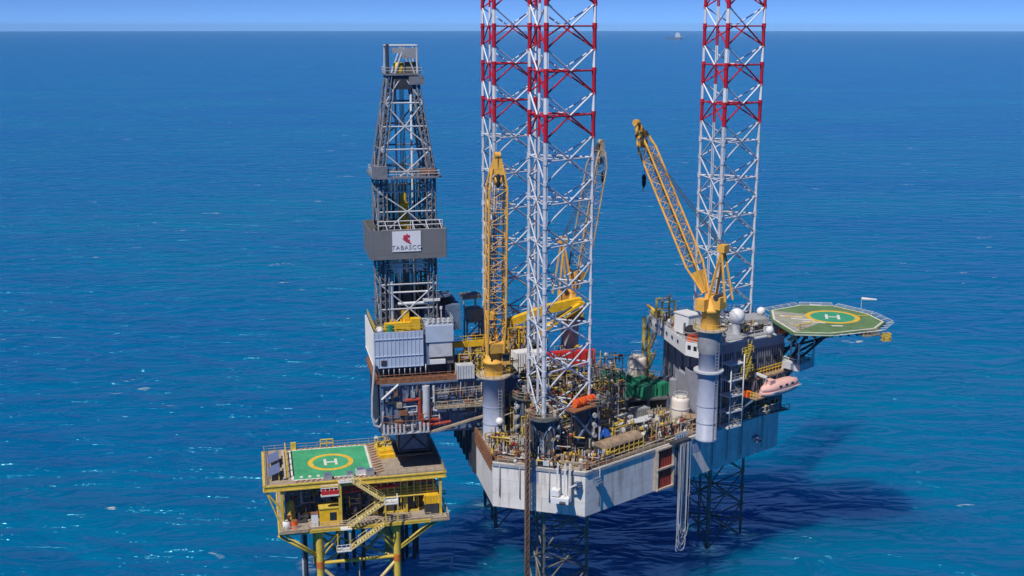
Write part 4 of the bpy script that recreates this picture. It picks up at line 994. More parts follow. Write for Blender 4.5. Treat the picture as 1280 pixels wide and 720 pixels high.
skid((-6.6,-22.4,DK+.05), (4.0,2.6,2.4), R(-29), 'beige', 'dark_steel', 53, 'pinkish beige pump group just left of the brown lattice tower top', pipes=50)
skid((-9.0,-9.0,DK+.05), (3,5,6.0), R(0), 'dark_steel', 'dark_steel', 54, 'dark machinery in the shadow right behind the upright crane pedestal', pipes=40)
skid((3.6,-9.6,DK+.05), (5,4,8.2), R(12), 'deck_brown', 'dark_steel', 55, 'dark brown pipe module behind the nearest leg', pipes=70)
skid((7.4,-19.0,DK+.05), (3.0,4.0,4.6), R(28), 'deck_brown', 'crane_faded', 56, 'brown manifold right of the orange liferafts', pipes=60)
skid((12.6,-19.0,DK+.05), (5.0,2.0,3.2), R(28), 'crane_faded', 'platform_yellow', 57, 'yellow and brown valve row behind the tan covered basket', pipes=60)
skid((17.2,-1.0,DK+.05), (3.4,3.4,8.0), R(12), 'pale_grey', 'steel_grey', 58, 'grey cyclone stack at the left end of the green containers', pipes=50)
skid((19.4,10.2,DK+.05), (5,4,7.0), R(5), 'steel_grey', 'dark_steel', 59, 'grey module left of the white round tank, at the far deck side', pipes=50)
skid((8.0,9.5,DK+.05), (5,3,4.0), R(5), 'crane_faded', 'platform_yellow', 60, 'yellow framed module under the folded yellow crane', pipes=60)
skid((-0.2,8.2,37.96), (4.6,3.4,7.2), R(5), 'bright_yellow', 'bright_yellow', 61, 'yellow machinery between upright crane and folded yellow crane', pipes=60)
skid((-12.0,-5.4,CZ1+.2), (4.6,1.6,4.0), R(0), 'deck_brown', 'platform_yellow', 62, 'yellow framed machinery between drill floor house and upright crane', pipes=60)
skid((17.6,-18.6,DK+.05), (3.0,2.6,2.2), R(27.5), 'dark_steel', 'dark_steel', 63, 'dark cable gear behind the hose reel set', pipes=40)
skid((22.0,-18.6,DK+.05), (3.0,2.0,2.4), R(27.5), 'beige', 'beige', 64, 'beige hose winch over the hanging hoses', pipes=40)
skid((44.4,-10.8,DK+.5), (6,1.4,1.3), R(27), 'beige', 'pale_grey', 65, 'pale gear row on the side walkway below the pink lifeboat', pipes=30)
skid((-6.4,-4.6,CZ1+.2), (4.6,3.2,2.6), R(3), 'beige', 'platform_yellow', 71, 'beige gear on the inboard cantilever deck right of the upright crane', pipes=44)
skid((3.4,-4.4,37.96), (5.6,3.4,3.0), R(3), 'rust', 'crane_faded', 72, 'rusty gear on the mezzanine edge seen through the nearest leg', pipes=50)
skid((7.4,0.6,37.96), (4.4,4,1.0), R(3), 'steel_blue', 'platform_yellow', 73, 'blue and yellow gear on the mezzanine under the folded yellow crane', pipes=50)
skid((-.9,-3.6,37.96), (3.0,2.4,1.8), R(3), 'signal_red', 'dark_steel', 74, 'small gear set in front of the white containers', pipes=30)
skid((-9.6,2.6,CZ1+.2), (3,4,2.6), R(0), 'crane_faded', 'bright_yellow', 75, 'yellow frame with gear under the long yellow box beam', pipes=40)
skid((12.4,15.8,DK+4.6), (5,3,3.2), R(8), 'beige', 'steel_grey', 76, 'grey and beige gear at the foot of the far crane', pipes=40)
skid((0.6,-24.4,DK+.05), (3.6,3.0,4.4), R(-29), 'rust', 'dark_steel', 77, 'rusty brown machinery between nearest leg and the white davit frame', pipes=60)
skid((6.2,-28.0,DK+.05), (4,1.4,1.2), R(27.5), 'beige', 'rust', 78, 'low rusty gear row on the rail right of the sharp near corner', pipes=40)
skid((32.6,-6.4,45.42), (3,3,1.6), R(20), 'beige', 'pale_grey', 79, 'beige gear on the house roof behind the yellow crane', pipes=24)
skid((42.0,-7.6,45.42), (4,2.4,1.5), R(20), 'steel_grey', 'dark_steel', 80, 'dark gear on the house roof between the two near domes', pipes=30)
skid((28.4,-1.0,45.42), (1.6,5.5,1.3), R(5), 'rust_red', 'beige', 81, 'row of red and beige gear behind the white roof band', pipes=30)
skid((-3.4,-27.6,DK+.05), (3.0,1.2,2.2), R(-29), 'rust', 'dark_steel', 91, 'rusty dark gear directly below the near face of the nearest leg', pipes=50)
skid((-4.6,-24.6,DK+4.2), (3.2,2.2,3.4), R(-29), 'crane_faded', 'platform_yellow', 92, 'yellow brown gear high on the left side of the nearest jacking frame', pipes=50)
skid((-10.0,-16.6,DK+.05), (2.6,3,2.0), R(0), 'bright_yellow', 'crane_faded', 93, 'yellow gear directly under the white ball', pipes=30)
skid((-1.6,-17.0,DK+6), (5,3,3.2), R(12), 'rust', 'crane_faded', 94, 'rusty gear inside the nearest leg above the deck', pipes=60)
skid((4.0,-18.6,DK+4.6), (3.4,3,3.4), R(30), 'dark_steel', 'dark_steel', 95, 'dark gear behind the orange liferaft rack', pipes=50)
skid((13.6,-8.6,DK+.05), (3,3,7.6), R(12), 'beige', 'crane_faded', 96, 'slim beige and brown machinery tower left of the drill pipe bundle', pipes=56)
skid((6.6,-10.2,DK+.05), (3.4,3.4,9.4), R(12), 'rust', 'crane_faded', 97, 'tall rusty machinery tower just right of the nearest leg', pipes=60)
# covered basket with blue tarps near the starboard rail
t = thing('pipe_basket', 'long open cargo basket with tan cover and yellow rails along the starboard deck edge', 'cargo basket', (9.4,-24.2,DK))
ang = R(27.5); ex = Vector((math.cos(ang), math.sin(ang), 0)); ey = Vector((-ex.y,ex.x,0)); bcp = Vector((10.6,-23.8,DK+.05))
b = MB(); b.rbox(bcp+Vector((0,0,.9)), (9.4,2.6,1.8), ang); b.build('basket_side', 'dark_steel', t)
b = MB()
N = 10; vs = []
for e in (-4.6,4.6):
    for i in range(N+1): a = math.pi*i/N; vs.append(bcp+ex*e+ey*1.5*math.cos(a)+Vector((0,0,1.85+.95*math.sin(a))))
b.add(vs, [(i,i+1,N+2+i,N+1+i) for i in range(N)], True); b.add(vs, [list(range(N+1)), list(range(N+1,2*N+2))]); b.build('canvas_cover', 'tan_canvas', t)
b = MB()
for z in (.4,1.1,1.9): b.bar(bcp+ex*-4.8-ey*1.4+Vector((0,0,z)), bcp+ex*4.8-ey*1.4+Vector((0,0,z)), .14)
for k in range(9): b.bar(bcp+ex*(-4.8+1.2*k)-ey*1.42, bcp+ex*(-4.8+1.2*k)-ey*1.42+Vector((0,0,2)), .14)
b.bar(bcp+ex*4.9-ey*1.5, bcp+ex*4.9+ey*1.5+Vector((0,0,1.9)), .3)
b.build('basket_rail', 'platform_yellow', t)
def tarp(c, size, ang, m, label):
    t = thing('covered_cargo', label, 'tarp', c); b = MB(); N = 8; vs = []; r = random.Random(int(c[0]*10)); ex = Vector((math.cos(ang), math.sin(ang), 0)); ey = Vector((-ex.y,ex.x,0)); cc = Vector(c)
    for i in range(N+1):
        for j in range(N+1):
            fx, fy = 2*i/N-1, 2*j/N-1; k = max(0,1-max(abs(fx),abs(fy))**4); vs.append(cc+ex*fx*size[0]/2+ey*fy*size[1]/2+Vector((0,0,size[2]*(.02+k)*(1+r.uniform(-.25,.12)))))
    b.add(vs, [(i*(N+1)+j,(i+1)*(N+1)+j,(i+1)*(N+1)+j+1,i*(N+1)+j+1) for i in range(N) for j in range(N)]); b.build('tarpaulin', m, t)
    b = MB()
    for fx in (-.25,.25): b.bar(cc+ex*fx*size[0]-ey*size[1]*.52+Vector((0,0,.1)), cc+ex*fx*size[0]+ey*size[1]*.52+Vector((0,0,.1)), .12)
    b.build('pallet', 'rust', t)
tarp((8.4,-21.4,DK+2.2), (2.8,1.8,1.3), .3, 'tarp_blue', 'bright blue tarp over cargo behind the tan covered basket')
tarp((7.0,-26.0,DK+.05), (2.6,2.0,1.4), .48, 'tarp_blue', 'deep blue tarp beside the near end of the tan covered basket')
tarp((4.6,-27.0,DK+.05), (2.2,1.6,1.3), .48, 'clean_white', 'white sheeted cargo left of the deep blue tarp')
tarp((3.4,-29.4,DK+.05), (2.2,1.6,1.0), .48, 'tan_canvas', 'tan sheeted cargo right at the near corner rail')
t = thing('cargo_pallet_stand', 'low steel stand under the bright blue tarp', 'stand', (8.4,-21.4,DK)); MB().rbox((8.4,-21.4,DK+1.1),(2.6,1.8,2.1),.3).build('stand_box','deck_brown',t)
# red-orange liferafts on jacking frame top
def raft(c, label):
    t = thing('liferaft', label, 'liferaft', c, 'orange liferafts on the jacking frame'); cc = Vector(c); ex = Vector((.9,.43,0))
    b = MB(); b.rod(cc-ex*.6+Vector((0,0,.7)), cc+ex*.6+Vector((0,0,.7)), .75, 10); b.build('canister', 'orange', t)
    b = MB(); b.rod(cc-ex*.12+Vector((0,0,.7)), cc+ex*.12+Vector((0,0,.7)), .79, 10); b.build('band', 'signal_red', t)
    return t
rz = DK+8.3
for k, (lb) in enumerate(('leftmost of the three orange liferaft drums on the nearest jacking frame', 'middle of the three orange liferaft drums on the nearest jacking frame', 'rightmost of the three orange liferaft drums on the nearest jacking frame')):
    raft((3.4+1.5*k,-22.6+.9*k,rz), lb)
b = MB(); b.rbox((4.4,-22.2,rz-.15), (6.6,3.0,.25), R(30)); b2 = MB()
for k in range(4): b2.bar((2+1.6*k,-24.2+.9*k,DK+.1), (2+1.6*k,-24.2+.9*k,rz-.2), .3)
single('liferaft_rack', 'dark braced rack carrying the orange liferaft drums', 'rack', [('rack_top','rust',b),('rack_post','dark_steel',b2),('rack_wall','dark_steel',MB().rbox((4.8,-22.6,DK+4.0),(5.4,.3,7.2),R(30))),('rack_brace','steel_blue',MB().bar((2.2,-24.4,DK+1.5),(7.2,-21.5,DK+7.4),.4).bar((7.2,-21.6,DK+1.5),(2.4,-24.3,DK+7.4),.4))], (4.6,-22.6,DK))
# pipes lying on deck
t = thing('pipe_bundle', 'bundle of long grey drill pipes lying across the deck before the green containers', 'pipes', (18,-11,DK))
b = MB()
for k in range(16):
    o = Vector((16.2+.5*k,-14.6+.25*k,DK+1.0+.12*(k%3))); b.rod(o-Vector((3.2,-.6,0))*1.0, o+Vector((3.6,2.2,0)), .2, 6)
b.build('pipe_stack', 'pale_grey', t)
b = MB(); 
for k in range(3): b.rbox((15.5+3.2*k,-13.8+1.6*k,DK+.4), (.4,5,.8), R(20))
b.build_each('bearer', 'dark_steel', t)
container((15.8,-9.8,DK+.05), (3.4,2.2,1.4), .3, 'pale_grey', 'low pale grey box beside the drill pipe bundle, on its left')
container((20.2,-6.8,DK+.05), (3.6,1.8,1.6), .3, 'steel_grey', 'low mid-grey box between pipe bundle and green containers')
b = MB(); b.sphere((-8.7,-15.6,DK+4.2), .72, 16); b2 = MB(); b2.rod((-8.7,-15.6,DK+.05), (-8.7,-15.6,DK+3.6), .12, 6)
single('white_ball', 'white ball on a short post in front of the upright crane pedestal', 'ball', [('ball','clean_white',b),('post','dark_steel',b2)], (-8.7,-15.6,DK))
b = MB(); b.lathe((26.9,-15.9,31.2), [(1.4,0),(1.5,.1),(1.5,.3),(1.0,.32),(1.0,1.1),(1.5,1.12),(1.5,1.4)], 18)
single('hose_reel', 'tan hose reel beside the cream tank at the deck edge', 'reel', [('drum','tan_canvas',b),('stand','rust',MB().rbox((26.9,-15.9,30.65),(2.4,2.4,1.1),.4))], (26.9,-15.9,DK))
# brown raw-water tower over the side
t = thing('raw_water_tower', 'slim rusty brown lattice tower running down the near hull side into the sea', 'tower', (-6.8,-28.6,-4))
b = MB(); tp = [Vector((-6.8+x,-28.6+y,0)) for x, y in ((-.3,-.3),(.3,-.3),(.3,.3),(-.3,.3))]
for e in tp: b.rod(e+Vector((0,0,-6)), e+Vector((0,0,40)), .10, 6)
b.build_each('corner_tube', 'old_iron', t)
b = MB()
for k in range(38):
    z = -6+1.2*k
    for i in range(4): b.rod(tp[i]+Vector((0,0,z)), tp[(i+1)%4]+Vector((0,0,z+1.2)), .08, 4); b.rod(tp[i]+Vector((0,0,z)), tp[(i+1)%4]+Vector((0,0,z)), .07, 4)
b.build('tower_lacing', 'old_iron', t)
b = MB(); b.rod((-6.8,-28.6,-6), (-6.8,-28.6,38), .2, 8); b.build('riser_pipe', 'deck_brown', t)
b = MB(); b.bar((-6.8,-28,29), (-5.6,-26.2,29), .8, .5); b.bar((-6.8,-28,34), (-5.2,-25,34), .5, .4); b.build_each('guide_bracket', 'steel_grey', t)
# white davit frame on the near side
t = thing('side_davit', 'white tubular davit frame hung on the near hull side by the sharp corner', 'davit', (-1.2,-31.0,27))
dv = Vector((-1.2,-30.4,0)); e1 = Vector((.87,-.49,0)); o1 = Vector((-.49,-.87,0))
b = MB()
for x in (-.8,.5,1.3): b.bar(dv+e1*x+o1*.2+Vector((0,0,31.5)), dv+e1*x+o1*.9+Vector((0,0,25.6)), .26)
b.bar(dv+e1*1.3+o1*.6+Vector((0,0,27.4)), dv+e1*2.6+o1*1.2+Vector((0,0,28.4)), .24); b.build_each('davit_leg', 'white_paint', t)
b = MB(); b.rbox(dv+o1*1.1+Vector((0,0,25.4)), (3.0,1.6,.9), R(-29)); b.rbox(dv-e1*.9+o1*1.0+Vector((0,0,26.6)), (1.3,1.4,1.0), R(-29)); b.build('cradle', 'clean_white', t)
b = MB(); b.bar(dv-e1*1.8+o1*1.4+Vector((0,0,25.0)), dv+e1*2.2+o1*1.4+Vector((0,0,24.9)), .2); b.rod(dv+o1*1.9+Vector((0,0,25.1)), dv+e1*1+o1*1.9+Vector((0,0,25.1)), .3, 8); b.build('sheave_bar', 'dark_steel', t)
# hanging hose loops
t = thing('hanging_hoses', 'bundle of pale hoses hanging in loops off the starboard side towards the sea', 'hoses', (22.0,-24.0,30))
hq = Vector((22.2,-22.6,0)); dh = Vector((.887,.461,0)); dn_ = Vector((.461,-.887,0))
for k in range(10):
    b = MB(); w_ = .15+.10*k; zb = 9.6+rnd.uniform(0,4.0); pts = []
    z_top = 30.5
    o = hq+dn_*(.6+.12*k)+dh*rnd.uniform(-.5,.5)
    pts.append(o-dh*w_+Vector((0,0,z_top)))
    pts.append(o-dh*w_*1.1+Vector((0,0,zb+2.5)))
    for a in range(0,181,30): pts.append(o-dh*w_*1.0*math.cos(R(a))+Vector((0,0,zb+2.0-2.0*math.sin(R(a)))))
    pts.append(o+dh*w_*1.1+Vector((0,0,zb+2.5))); pts.append(o+dh*w_+Vector((0,0,z_top)))
    pts = [p_+Vector((rnd.uniform(-.12,.12),rnd.uniform(-.12,.12),0)) for p_ in pts]; b.path(pts, .055, 5); b.build('hose', 'hose_grey', t)
b = MB(); b.bar(hq-dh*2.2+dn_*.4+Vector((0,0,30.6)), hq+dh*2.2+dn_*.4+Vector((0,0,30.6)), 1.2, .5); b.build('hose_saddle', 'dark_steel', t)
b = MB(); e = hq+dh*2.2+dn_*1.0; b.rod(e+Vector((0,0,20)), e+Vector((0,0,30)), .05, 4); b.sphere(e+Vector((0,0,20)), .35, 10); b.build('marker_buoy', 'pink_boat', t)
t = thing('caisson_pipes', 'dark vertical caisson pipes against the starboard side beside the red pipe slot', 'pipes', (21,-21.5,20))
b = MB()
for k in range(5): e = Vector(edge_pt(1,.418+.012*k,.55,0)); b.rod(e+Vector((0,0,20.5+.6*(k%2))), e+Vector((0,0,31.5)), .26, 7)
b.build_each('caisson', 'steel_blue', t)
b = MB(); b.bar(edge_pt(1,.41,.6,29), edge_pt(1,.48,.6,29), .5, .3); b.bar(edge_pt(1,.41,.6,24), edge_pt(1,.48,.6,24), .5, .3); b.build_each('clamp', 'dark_steel', t)

# small deck clutter, each its own piece
def lamp(c, h, label):
    t = thing('deck_lamp', label, 'lamp post', c, 'deck lamp posts'); cc = Vector(c)
    MB().rod(cc, cc+Vector((0,0,h)), .09, 6).build('post', 'pale_grey', t); MB().rbox(cc+Vector((0,.1,h+.2)), (.8,.5,.45), .5).build('lamp_head', 'clean_white', t)
lamp((9.8,-16.4,DK), 6.0, 'white headed lamp post right of the nearest leg'); lamp((16.6,2.8,DK), 9.5, 'tall lamp post left of the white round tank'); lamp((-3.4,-9.0,DK), 9.0, 'lamp post behind the brown machinery right of the upright crane')
lamp((17.4,-3.0,DK), 5.0, 'short lamp post left of the small green container')

# ------------------------------------------------------------------ wellhead platform
PT, PL = 23.0, 14.5
wp = thing('wellhead_platform', 'yellow two-deck wellhead platform with green helipad beside the rig', 'platform', (-33,0,0))
b = MB(); b.box((-49.6,-8.6,PT-.35), (-17.6,8.6,PT)); b.build('top_deck', 'grating', wp)
b = MB()
for z0, z1, w in ((PT-1.15,PT-.95,.5),(PT-.95,PT-.25,.2),(PT-.25,PT-.05,.5)):
    for p, q in (((-49.7,-8.75),(-17.5,-8.75)), ((-49.7,8.75),(-17.5,8.75)), ((-49.75,-8.9),(-49.75,8.9)), ((-17.45,-8.9),(-17.45,8.9))): b.bar((*p,(z0+z1)/2), (*q,(z0+z1)/2), w, z1-z0)
for k in range(15): b.bar((-48+k*2.15,-8.5,PT-.75), (-48+k*2.15,8.5,PT-.75), .25, .7)
b.build('deck_girder', 'platform_yellow', wp)
b = MB(); b.box((-44.7,-7.2,PT+.004), (-30.4,8.0,PT+.02)); b.build('helipad', 'pad_green', wp)
b = MB()
for p, q in (((-44.8,-7.2),(-30.3,-7.2)), ((-44.8,8.0),(-30.3,8.0)), ((-44.7,-7.2),(-44.7,8.0)), ((-30.4,-7.2),(-30.4,8.0))): b.bar((*p,PT+.025), (*q,PT+.025), .42, .014)
b.build('pad_border', 'mark_white', wp)
pc = (-37.5,.4)
b = MB(); b.ring(pc, 3.3, 4.2, PT+.022, PT+.032, 56); b.build('pad_ring', 'mark_yellow', wp)
b = MB()
for u in (-1.0,1.0): b.bar((pc[0]+u,pc[1]-1.5,PT+.028), (pc[0]+u,pc[1]+1.5,PT+.028), .5, .012)
b.bar((pc[0]-.75,pc[1],PT+.028), (pc[0]+.75,pc[1],PT+.028), .5, .012); b.build('letter_h', 'mark_white', wp)
b = MB()
for k in range(3): b.box((-43.4+k*1.5,-6.3,PT+.021), (-42.9+k*1.5,-5.5,PT+.03))
b.build_each('pad_numbers', 'mark_white', wp)
b = MB()
for k in range(12): b.bar((-29.9+.0*k,-7+k*1.3,PT+.05), (-28.3,-6.2+k*1.3,PT+.05), .35, .09)
for k in range(16): b.bar((-44.5+k*.95,8.1,PT+.05), (-43.9+k*.95,8.5,PT+.05), .3, .08)
for k in range(16): b.bar((-44.2+k*.95,-8.4,PT+.05), (-43.6+k*.95,-7.5,PT+.05), .3, .08)
b.build('pad_edge_grating', 'rust', wp)
b = MB(); b.box((-47.4,-9.8,PL-.3), (-17.6,8.6,PL)); b.box((-47.6,-10.3,PL-.3), (-42.5,-9.8,PL)); b.box((-20.5,-10.6,PL-.3), (-17,-9.8,PL)); b.build('lower_deck', 'grating', wp)
b = MB()
for p, q in (((-47.5,-9.95),(-17.5,-9.95)), ((-47.5,8.75),(-17.5,8.75)), ((-47.55,-10),(-47.55,8.9)), ((-17.45,-10),(-17.45,8.9))): b.bar((*p,PL-.55), (*q,PL-.55), .3, .16); b.bar((*p,PL-.2), (*q,PL-.2), .2, .3)
for k in range(10): b.bar((-46+k*3.1,-9.8,PL-.7), (-46+k*3.1,8.6,PL-.7), .25, .6)
b.build('lower_girder', 'platform_yellow', wp)
b = MB()
for u in (-46.8,-33.6,-18.6): 
    b.bar((u,8.4,PL), (u,8.4,PT-1.2), .45); 
for u in (-46.8,-18.3): b.bar((u,-8.4,PL), (u,-8.4,PT-1.2), .45)
b.bar((-36.6,-9.2,PL-1), (-36.6,-9.2,PT-.2), .55)
for u in (-30,-24.5): b.bar((u,-6.0,PL), (u,-6.0,PT-1.2), .8)
for u in (-40.5,-26.5): b.bar((u,6,PL), (u,6,PT-1.2), .9)
for u in (-49.4,): b.bar((u,-8.6,PT-1.2), (-46.9,-8.5,PL+3.6), .3); b.bar((-49.4,8.4,PT-1.2), (-46.9,8.4,PL+3.6), .3); b.bar((u,-8.6,PT-1.2), (-46.9,-9.2,PL+.2), .22)
b.build_each('deck_post', 'platform_yellow', wp)
for u in (-40.5,-26.5):
    for v in (-8.6,6.2):
        b = MB(); b.mi = 0; b.rod((u,v,7.7), (u,v,PL-.3), .68, 14); b.mi = 1; b.rod((u,v,6.4), (u,v,7.7), .72, 14); b.mi = 0; b.rod((u,v,-6), (u,v,6.4), .66, 14)
        b.build('jacket_leg', ['platform_yellow','rust_orange'], wp)
b = MB(); q4 = [(-40.5,-8.6),(-26.5,-8.6),(-26.5,6.2),(-40.5,6.2)]
for i in range(4):
    p, q = q4[i], q4[(i+1)%4]; b.rod((*p,7.2), (*q,7.2), .34, 8)
b.build('jacket_girt', 'platform_yellow', wp)
b = MB()
for i in range(4):
    p, q = q4[i], q4[(i+1)%4]; m = ((p[0]+q[0])/2,(p[1]+q[1])/2)
    b.rod((*p,6.6), (*m,-1), .32, 7); b.rod((*q,6.6), (*m,-1), .32, 7); b.rod((*m,7), (*m,-5), .10, 5)
b.rod((-40.5,-8.6,7), (-26.5,6.2,7), .2, 6); b.rod((-26.5,-8.6,7), (-40.5,6.2,7), .2, 6); b.build('jacket_brace', 'stair_yellow', wp)
b = MB()
for u, s in ((-40.5,-1),(-26.5,1)):
    for v in (-8.6,6.2):
        b.rod((u,v,8.2), (u+s*7.2,v-.6*(1 if v<0 else -1),PL-.9), .28, 7); b.rod((u,v,9.4), (u-s*4.2,v,PL-.8), .2, 7)
        b.rod((u,v,8.6), (u+s*5.8,v*1.12,PL-.9), .2, 7)
for (p, q) in (((-40.5,-8.6),(-26.5,-8.6)), ((-40.5,6.2),(-26.5,6.2))):
    mx_ = ((p[0]+q[0])/2, p[1]); b.rod((*p,8.0), (p[0]+5.0,p[1]+.4,PL-.8), .2, 7); b.rod((*q,8.0), (q[0]-5.0,q[1]+.4,PL-.8), .2, 7)
b.rod((-40.5,-8.2,12.6), (-40.5,6.2,8.0), .2, 7); b.rod((-40.5,-8.2,8.0), (-40.5,6.2,12.6), .2, 7); b.rod((-26.5,-8.2,12.6), (-26.5,6.2,8.0), .2, 7); b.rod((-26.5,-8.2,8.0), (-26.5,6.2,12.6), .2, 7)
for uu in (-44.6,-22.4): b.rod((uu,-8.4,PL-1), (uu,6,PL-1), .22, 7)
b.build_each('deck_brace', 'platform_yellow', wp)
b = MB()
for k, (u, v) in enumerate(((-42.8,-1),(-42.8,1.5),(-42.6,4),(-24,3.6),(-23,5.2),(-21.6,4.4),(-20.8,6.4),(-35,2),(-33.4,4),(-31.8,1.5),(-36.4,4.6))): b.rod((u,v,-6), (u,v,PL-.3), .36, 8)
for z in range(-4,13,2): b.rod((-24.6,3,z), (-20.4,6.8,z), .1, 4); b.rod((-43,-1.4,z), (-42.4,4.4,z), .1, 4)
b.build_each('conductor_pipe', 'dark_steel', wp)
b = MB(); b.rod((-19.6,-2,2.2), (-14.8,-2,2.6), .2, 6); b.rod((-15.2,-2,2.6), (-15.2,-2,-6), .2, 6); b.rod((-14.8,-2,4.2),(-17,0,PL-.6),.07,5); b.rod((-43.4,-3,-6), (-43.4,-3,PL-.5), .22, 6); b.build_each('boat_fender', 'pale_grey', wp)
b = MB(); b.rail([(-49.5,-8.6,PT),(-49.5,8.5,PT)], 1.2, 1.4, .07); b.rail([(-49.5,8.5,PT),(-17.6,8.5,PT)], 1.1, 2.0, .045); b.rail([(-29.6,-8.6,PT),(-17.6,-8.6,PT),(-17.6,8.5,PT)], 1.1, 1.8, .045)
b.build('top_rail', 'grating', wp)
b = MB(); b.rail([(-47.4,-10.2,PL),(-42.4,-10.2,PL)], 1.1, .9, .05, mids=3); b.rail([(-42.4,-9.8,PL),(-20.4,-9.8,PL),(-20.4,-10.5,PL),(-17.1,-10.5,PL),(-17.1,8.5,PL)], 1.1, 1.2, .05, mids=2); b.build('lower_rail', 'beige', wp)
# stair in front
b = MB(); o_ = (0,-1,0)
b.stair((-34.4,-9.3,PT), (-28.6,-9.3,18.6), 1.2, o_); b.stair((-28.8,-9.6,18.6), (-35.4,-9.6,PL), 1.2, (0,-1,0)); b.stair((-29.0,-9.9,PL), (-35.2,-9.9,10.4), 1.3, o_)
b.build_each('stair_flight', 'stair_yellow', wp)
b = MB(); b.box((-28.8,-11.1,18.4), (-26.4,-9.0,18.6)); b.rail([(-28.8,-11,18.6),(-26.4,-11,18.6),(-26.4,-9.2,18.6)], 1.1, 1, .07); b.box((-36.8,-11.2,PL-.2), (-34.8,-9.9,PL)); b.box((-37.6,-11.3,10.2), (-35.0,-9.8,10.4)); b.rail([(-37.6,-11.2,10.4),(-35.0,-11.2,10.4)], 1.1, .8, .06); b.rail([(-36.6,-9.9,PT),(-34.2,-9.9,PT)], 1.1, .8, .06); b.box((-36.8,-10,PT-.2), (-34,-8.9,PT-.02))
b.build_each('stair_landing', 'white_paint', wp)
b = MB()
for u, z0, z1 in ((-28.7,PL,18.4),(-26.5,PL,18.4),(-37.4,10.4,PL-.9),(-35.2,10.4,PL-.9)): b.bar((u,-11.0,z0), (u,-11.0,z1), .22)
b.build_each('stair_post', 'platform_yellow', wp)
# equipment between the decks
def rig_eq(name, label, cat, parts, base): return single(name, label, cat, parts, base)
b = MB(); b.rbox((-38.6,-7.6,PL+1.6), (3.4,2.4,3.2), 0); b2 = MB(); b2.rbox((-37.9,-8.83,PL+1.7), (1.2,.06,1.5)); 
single('yellow_cabin', 'small bright yellow cabin with dark window on the lower deck of the platform', 'cabin', [('cabin_wall','bright_yellow',b),('window','glass_dark',b2),('cabin_roof','platform_yellow',MB().rbox((-38.6,-7.6,PL+3.3),(3.7,2.7,.2)))], (-38.6,-7.6,PL))
b = MB(); b.box((-39.9,-9.6,PT-2.3), (-36.9,-8.95,PT-1.6)); b2 = MB(); b2.rail([(-39.9,-9.6,PT-1.6),(-36.9,-9.6,PT-1.6)], 1.1, .8, .07)
single('hanging_gallery', 'red trimmed white gallery hung under the helipad edge', 'gallery', [('tray','signal_red',b),('gallery_rail','white_paint',b2),('gallery_floor','white_paint',MB().box((-40.0,-9.7,PT-2.6),(-36.8,-8.9,PT-2.35)))], (-38.4,-9.3,PT-2.6))
container((-19.9,-7.6,PL+2.2), (2.6,1.6,1.6), 0, 'bright_yellow', 'bright yellow box under the right end of the top deck')
t = thing('box_stand', 'dark stand beneath the bright yellow box at the right end', 'stand', (-19.9,-7.6,PL)); MB().rbox((-19.9,-7.6,PL+1.1),(2.4,1.5,2.15)).build('stand_box','dark_steel',t)
rr = random.Random(21)
skid((-44.6,-4.6,PL+.01), (4.2,4.4,6.4), 0, 'dark_steel', 'dark_steel', 31, 'dark tank group at the left end of the platform lower deck', pipes=50)
skid((-39,-2.0,PL+.01), (6,6,6.6), 0, 'dark_steel', 'deck_brown', 32, 'dark manifold behind the yellow cabin', pipes=60)
skid((-32.6,-3.4,PL+.01), (5.6,6,6.2), 0, 'rust_red', 'dark_steel', 33, 'dark and red manifold behind the platform stair', pipes=70)
skid((-25.2,-3.2,PL+.01), (6.6,5.4,6.4), 0, 'deck_brown', 'platform_yellow', 34, 'yellow piped wellhead trees at the right of the lower deck', pipes=90)
skid((-20.6,-2.8,PL+.01), (3.6,5,6.0), 0, 'dark_steel', 'platform_yellow', 35, 'dark equipment rack at the far right of the lower deck', pipes=50)
t = thing('header_pipes', 'red and yellow header pipes running under the top deck', 'pipes', (-27,-7,PT-3))
b = MB(); b.rod((-36,-7.4,PT-3.0), (-26,-7.4,PT-2.6), .2, 7); b.rod((-36,-7.0,PT-2.4), (-19,-7.0,PT-2.2), .14, 6); b.build('red_header', 'signal_red', t)
b = MB()
for k in range(4): b.rod((-29.5,-7.2+.3*k,PT-4.8+.45*k), (-18.6,-7.2+.3*k,PT-4.8+.45*k), .18, 7)
for k in range(9): b.rod((-29+k*1.2,-7.1,PT-1.4), (-29+k*1.2,-7.1,PT-5.0-1.0*(k%2)), .14, 6)
b.build('yellow_header', 'platform_yellow', t)
for (u, c, lab) in ((-44.8,'orange','orange drum by the left corner of the lower deck'), (-41.2,'clean_white','white cabinet left of the yellow cabin')):
    single('deck_drum' if c == 'orange' else 'cabinet', lab, 'drum' if c == 'orange' else 'cabinet', [('body',c,MB().cyl((u,-8.8,PL),.6,1.5,12) if c=='orange' else MB().rbox((u,-8.4,PL+1.2),(1.2,.9,2.4))),('lid','rust',MB().cyl((u,-8.8,PL+1.5),.55,.1,12) if c=='orange' else MB().rbox((u,-8.4,PL+2.45),(1.3,1.0,.1)))], (u,-8.8,PL))
single('white_sack', 'white bulk bag at the left corner of the lower deck beside the orange drum', 'bag', [('bag','clean_white',MB().lathe((-46.2,-8.8,PL),[(.5,0),(.75,.4),(.75,1.2),(.35,1.7)],10)),('strap','rubber',MB().ring((-46.2,-8.8),.3,.42,PL+1.6,PL+1.75,10))], (-46.2,-8.8,PL))
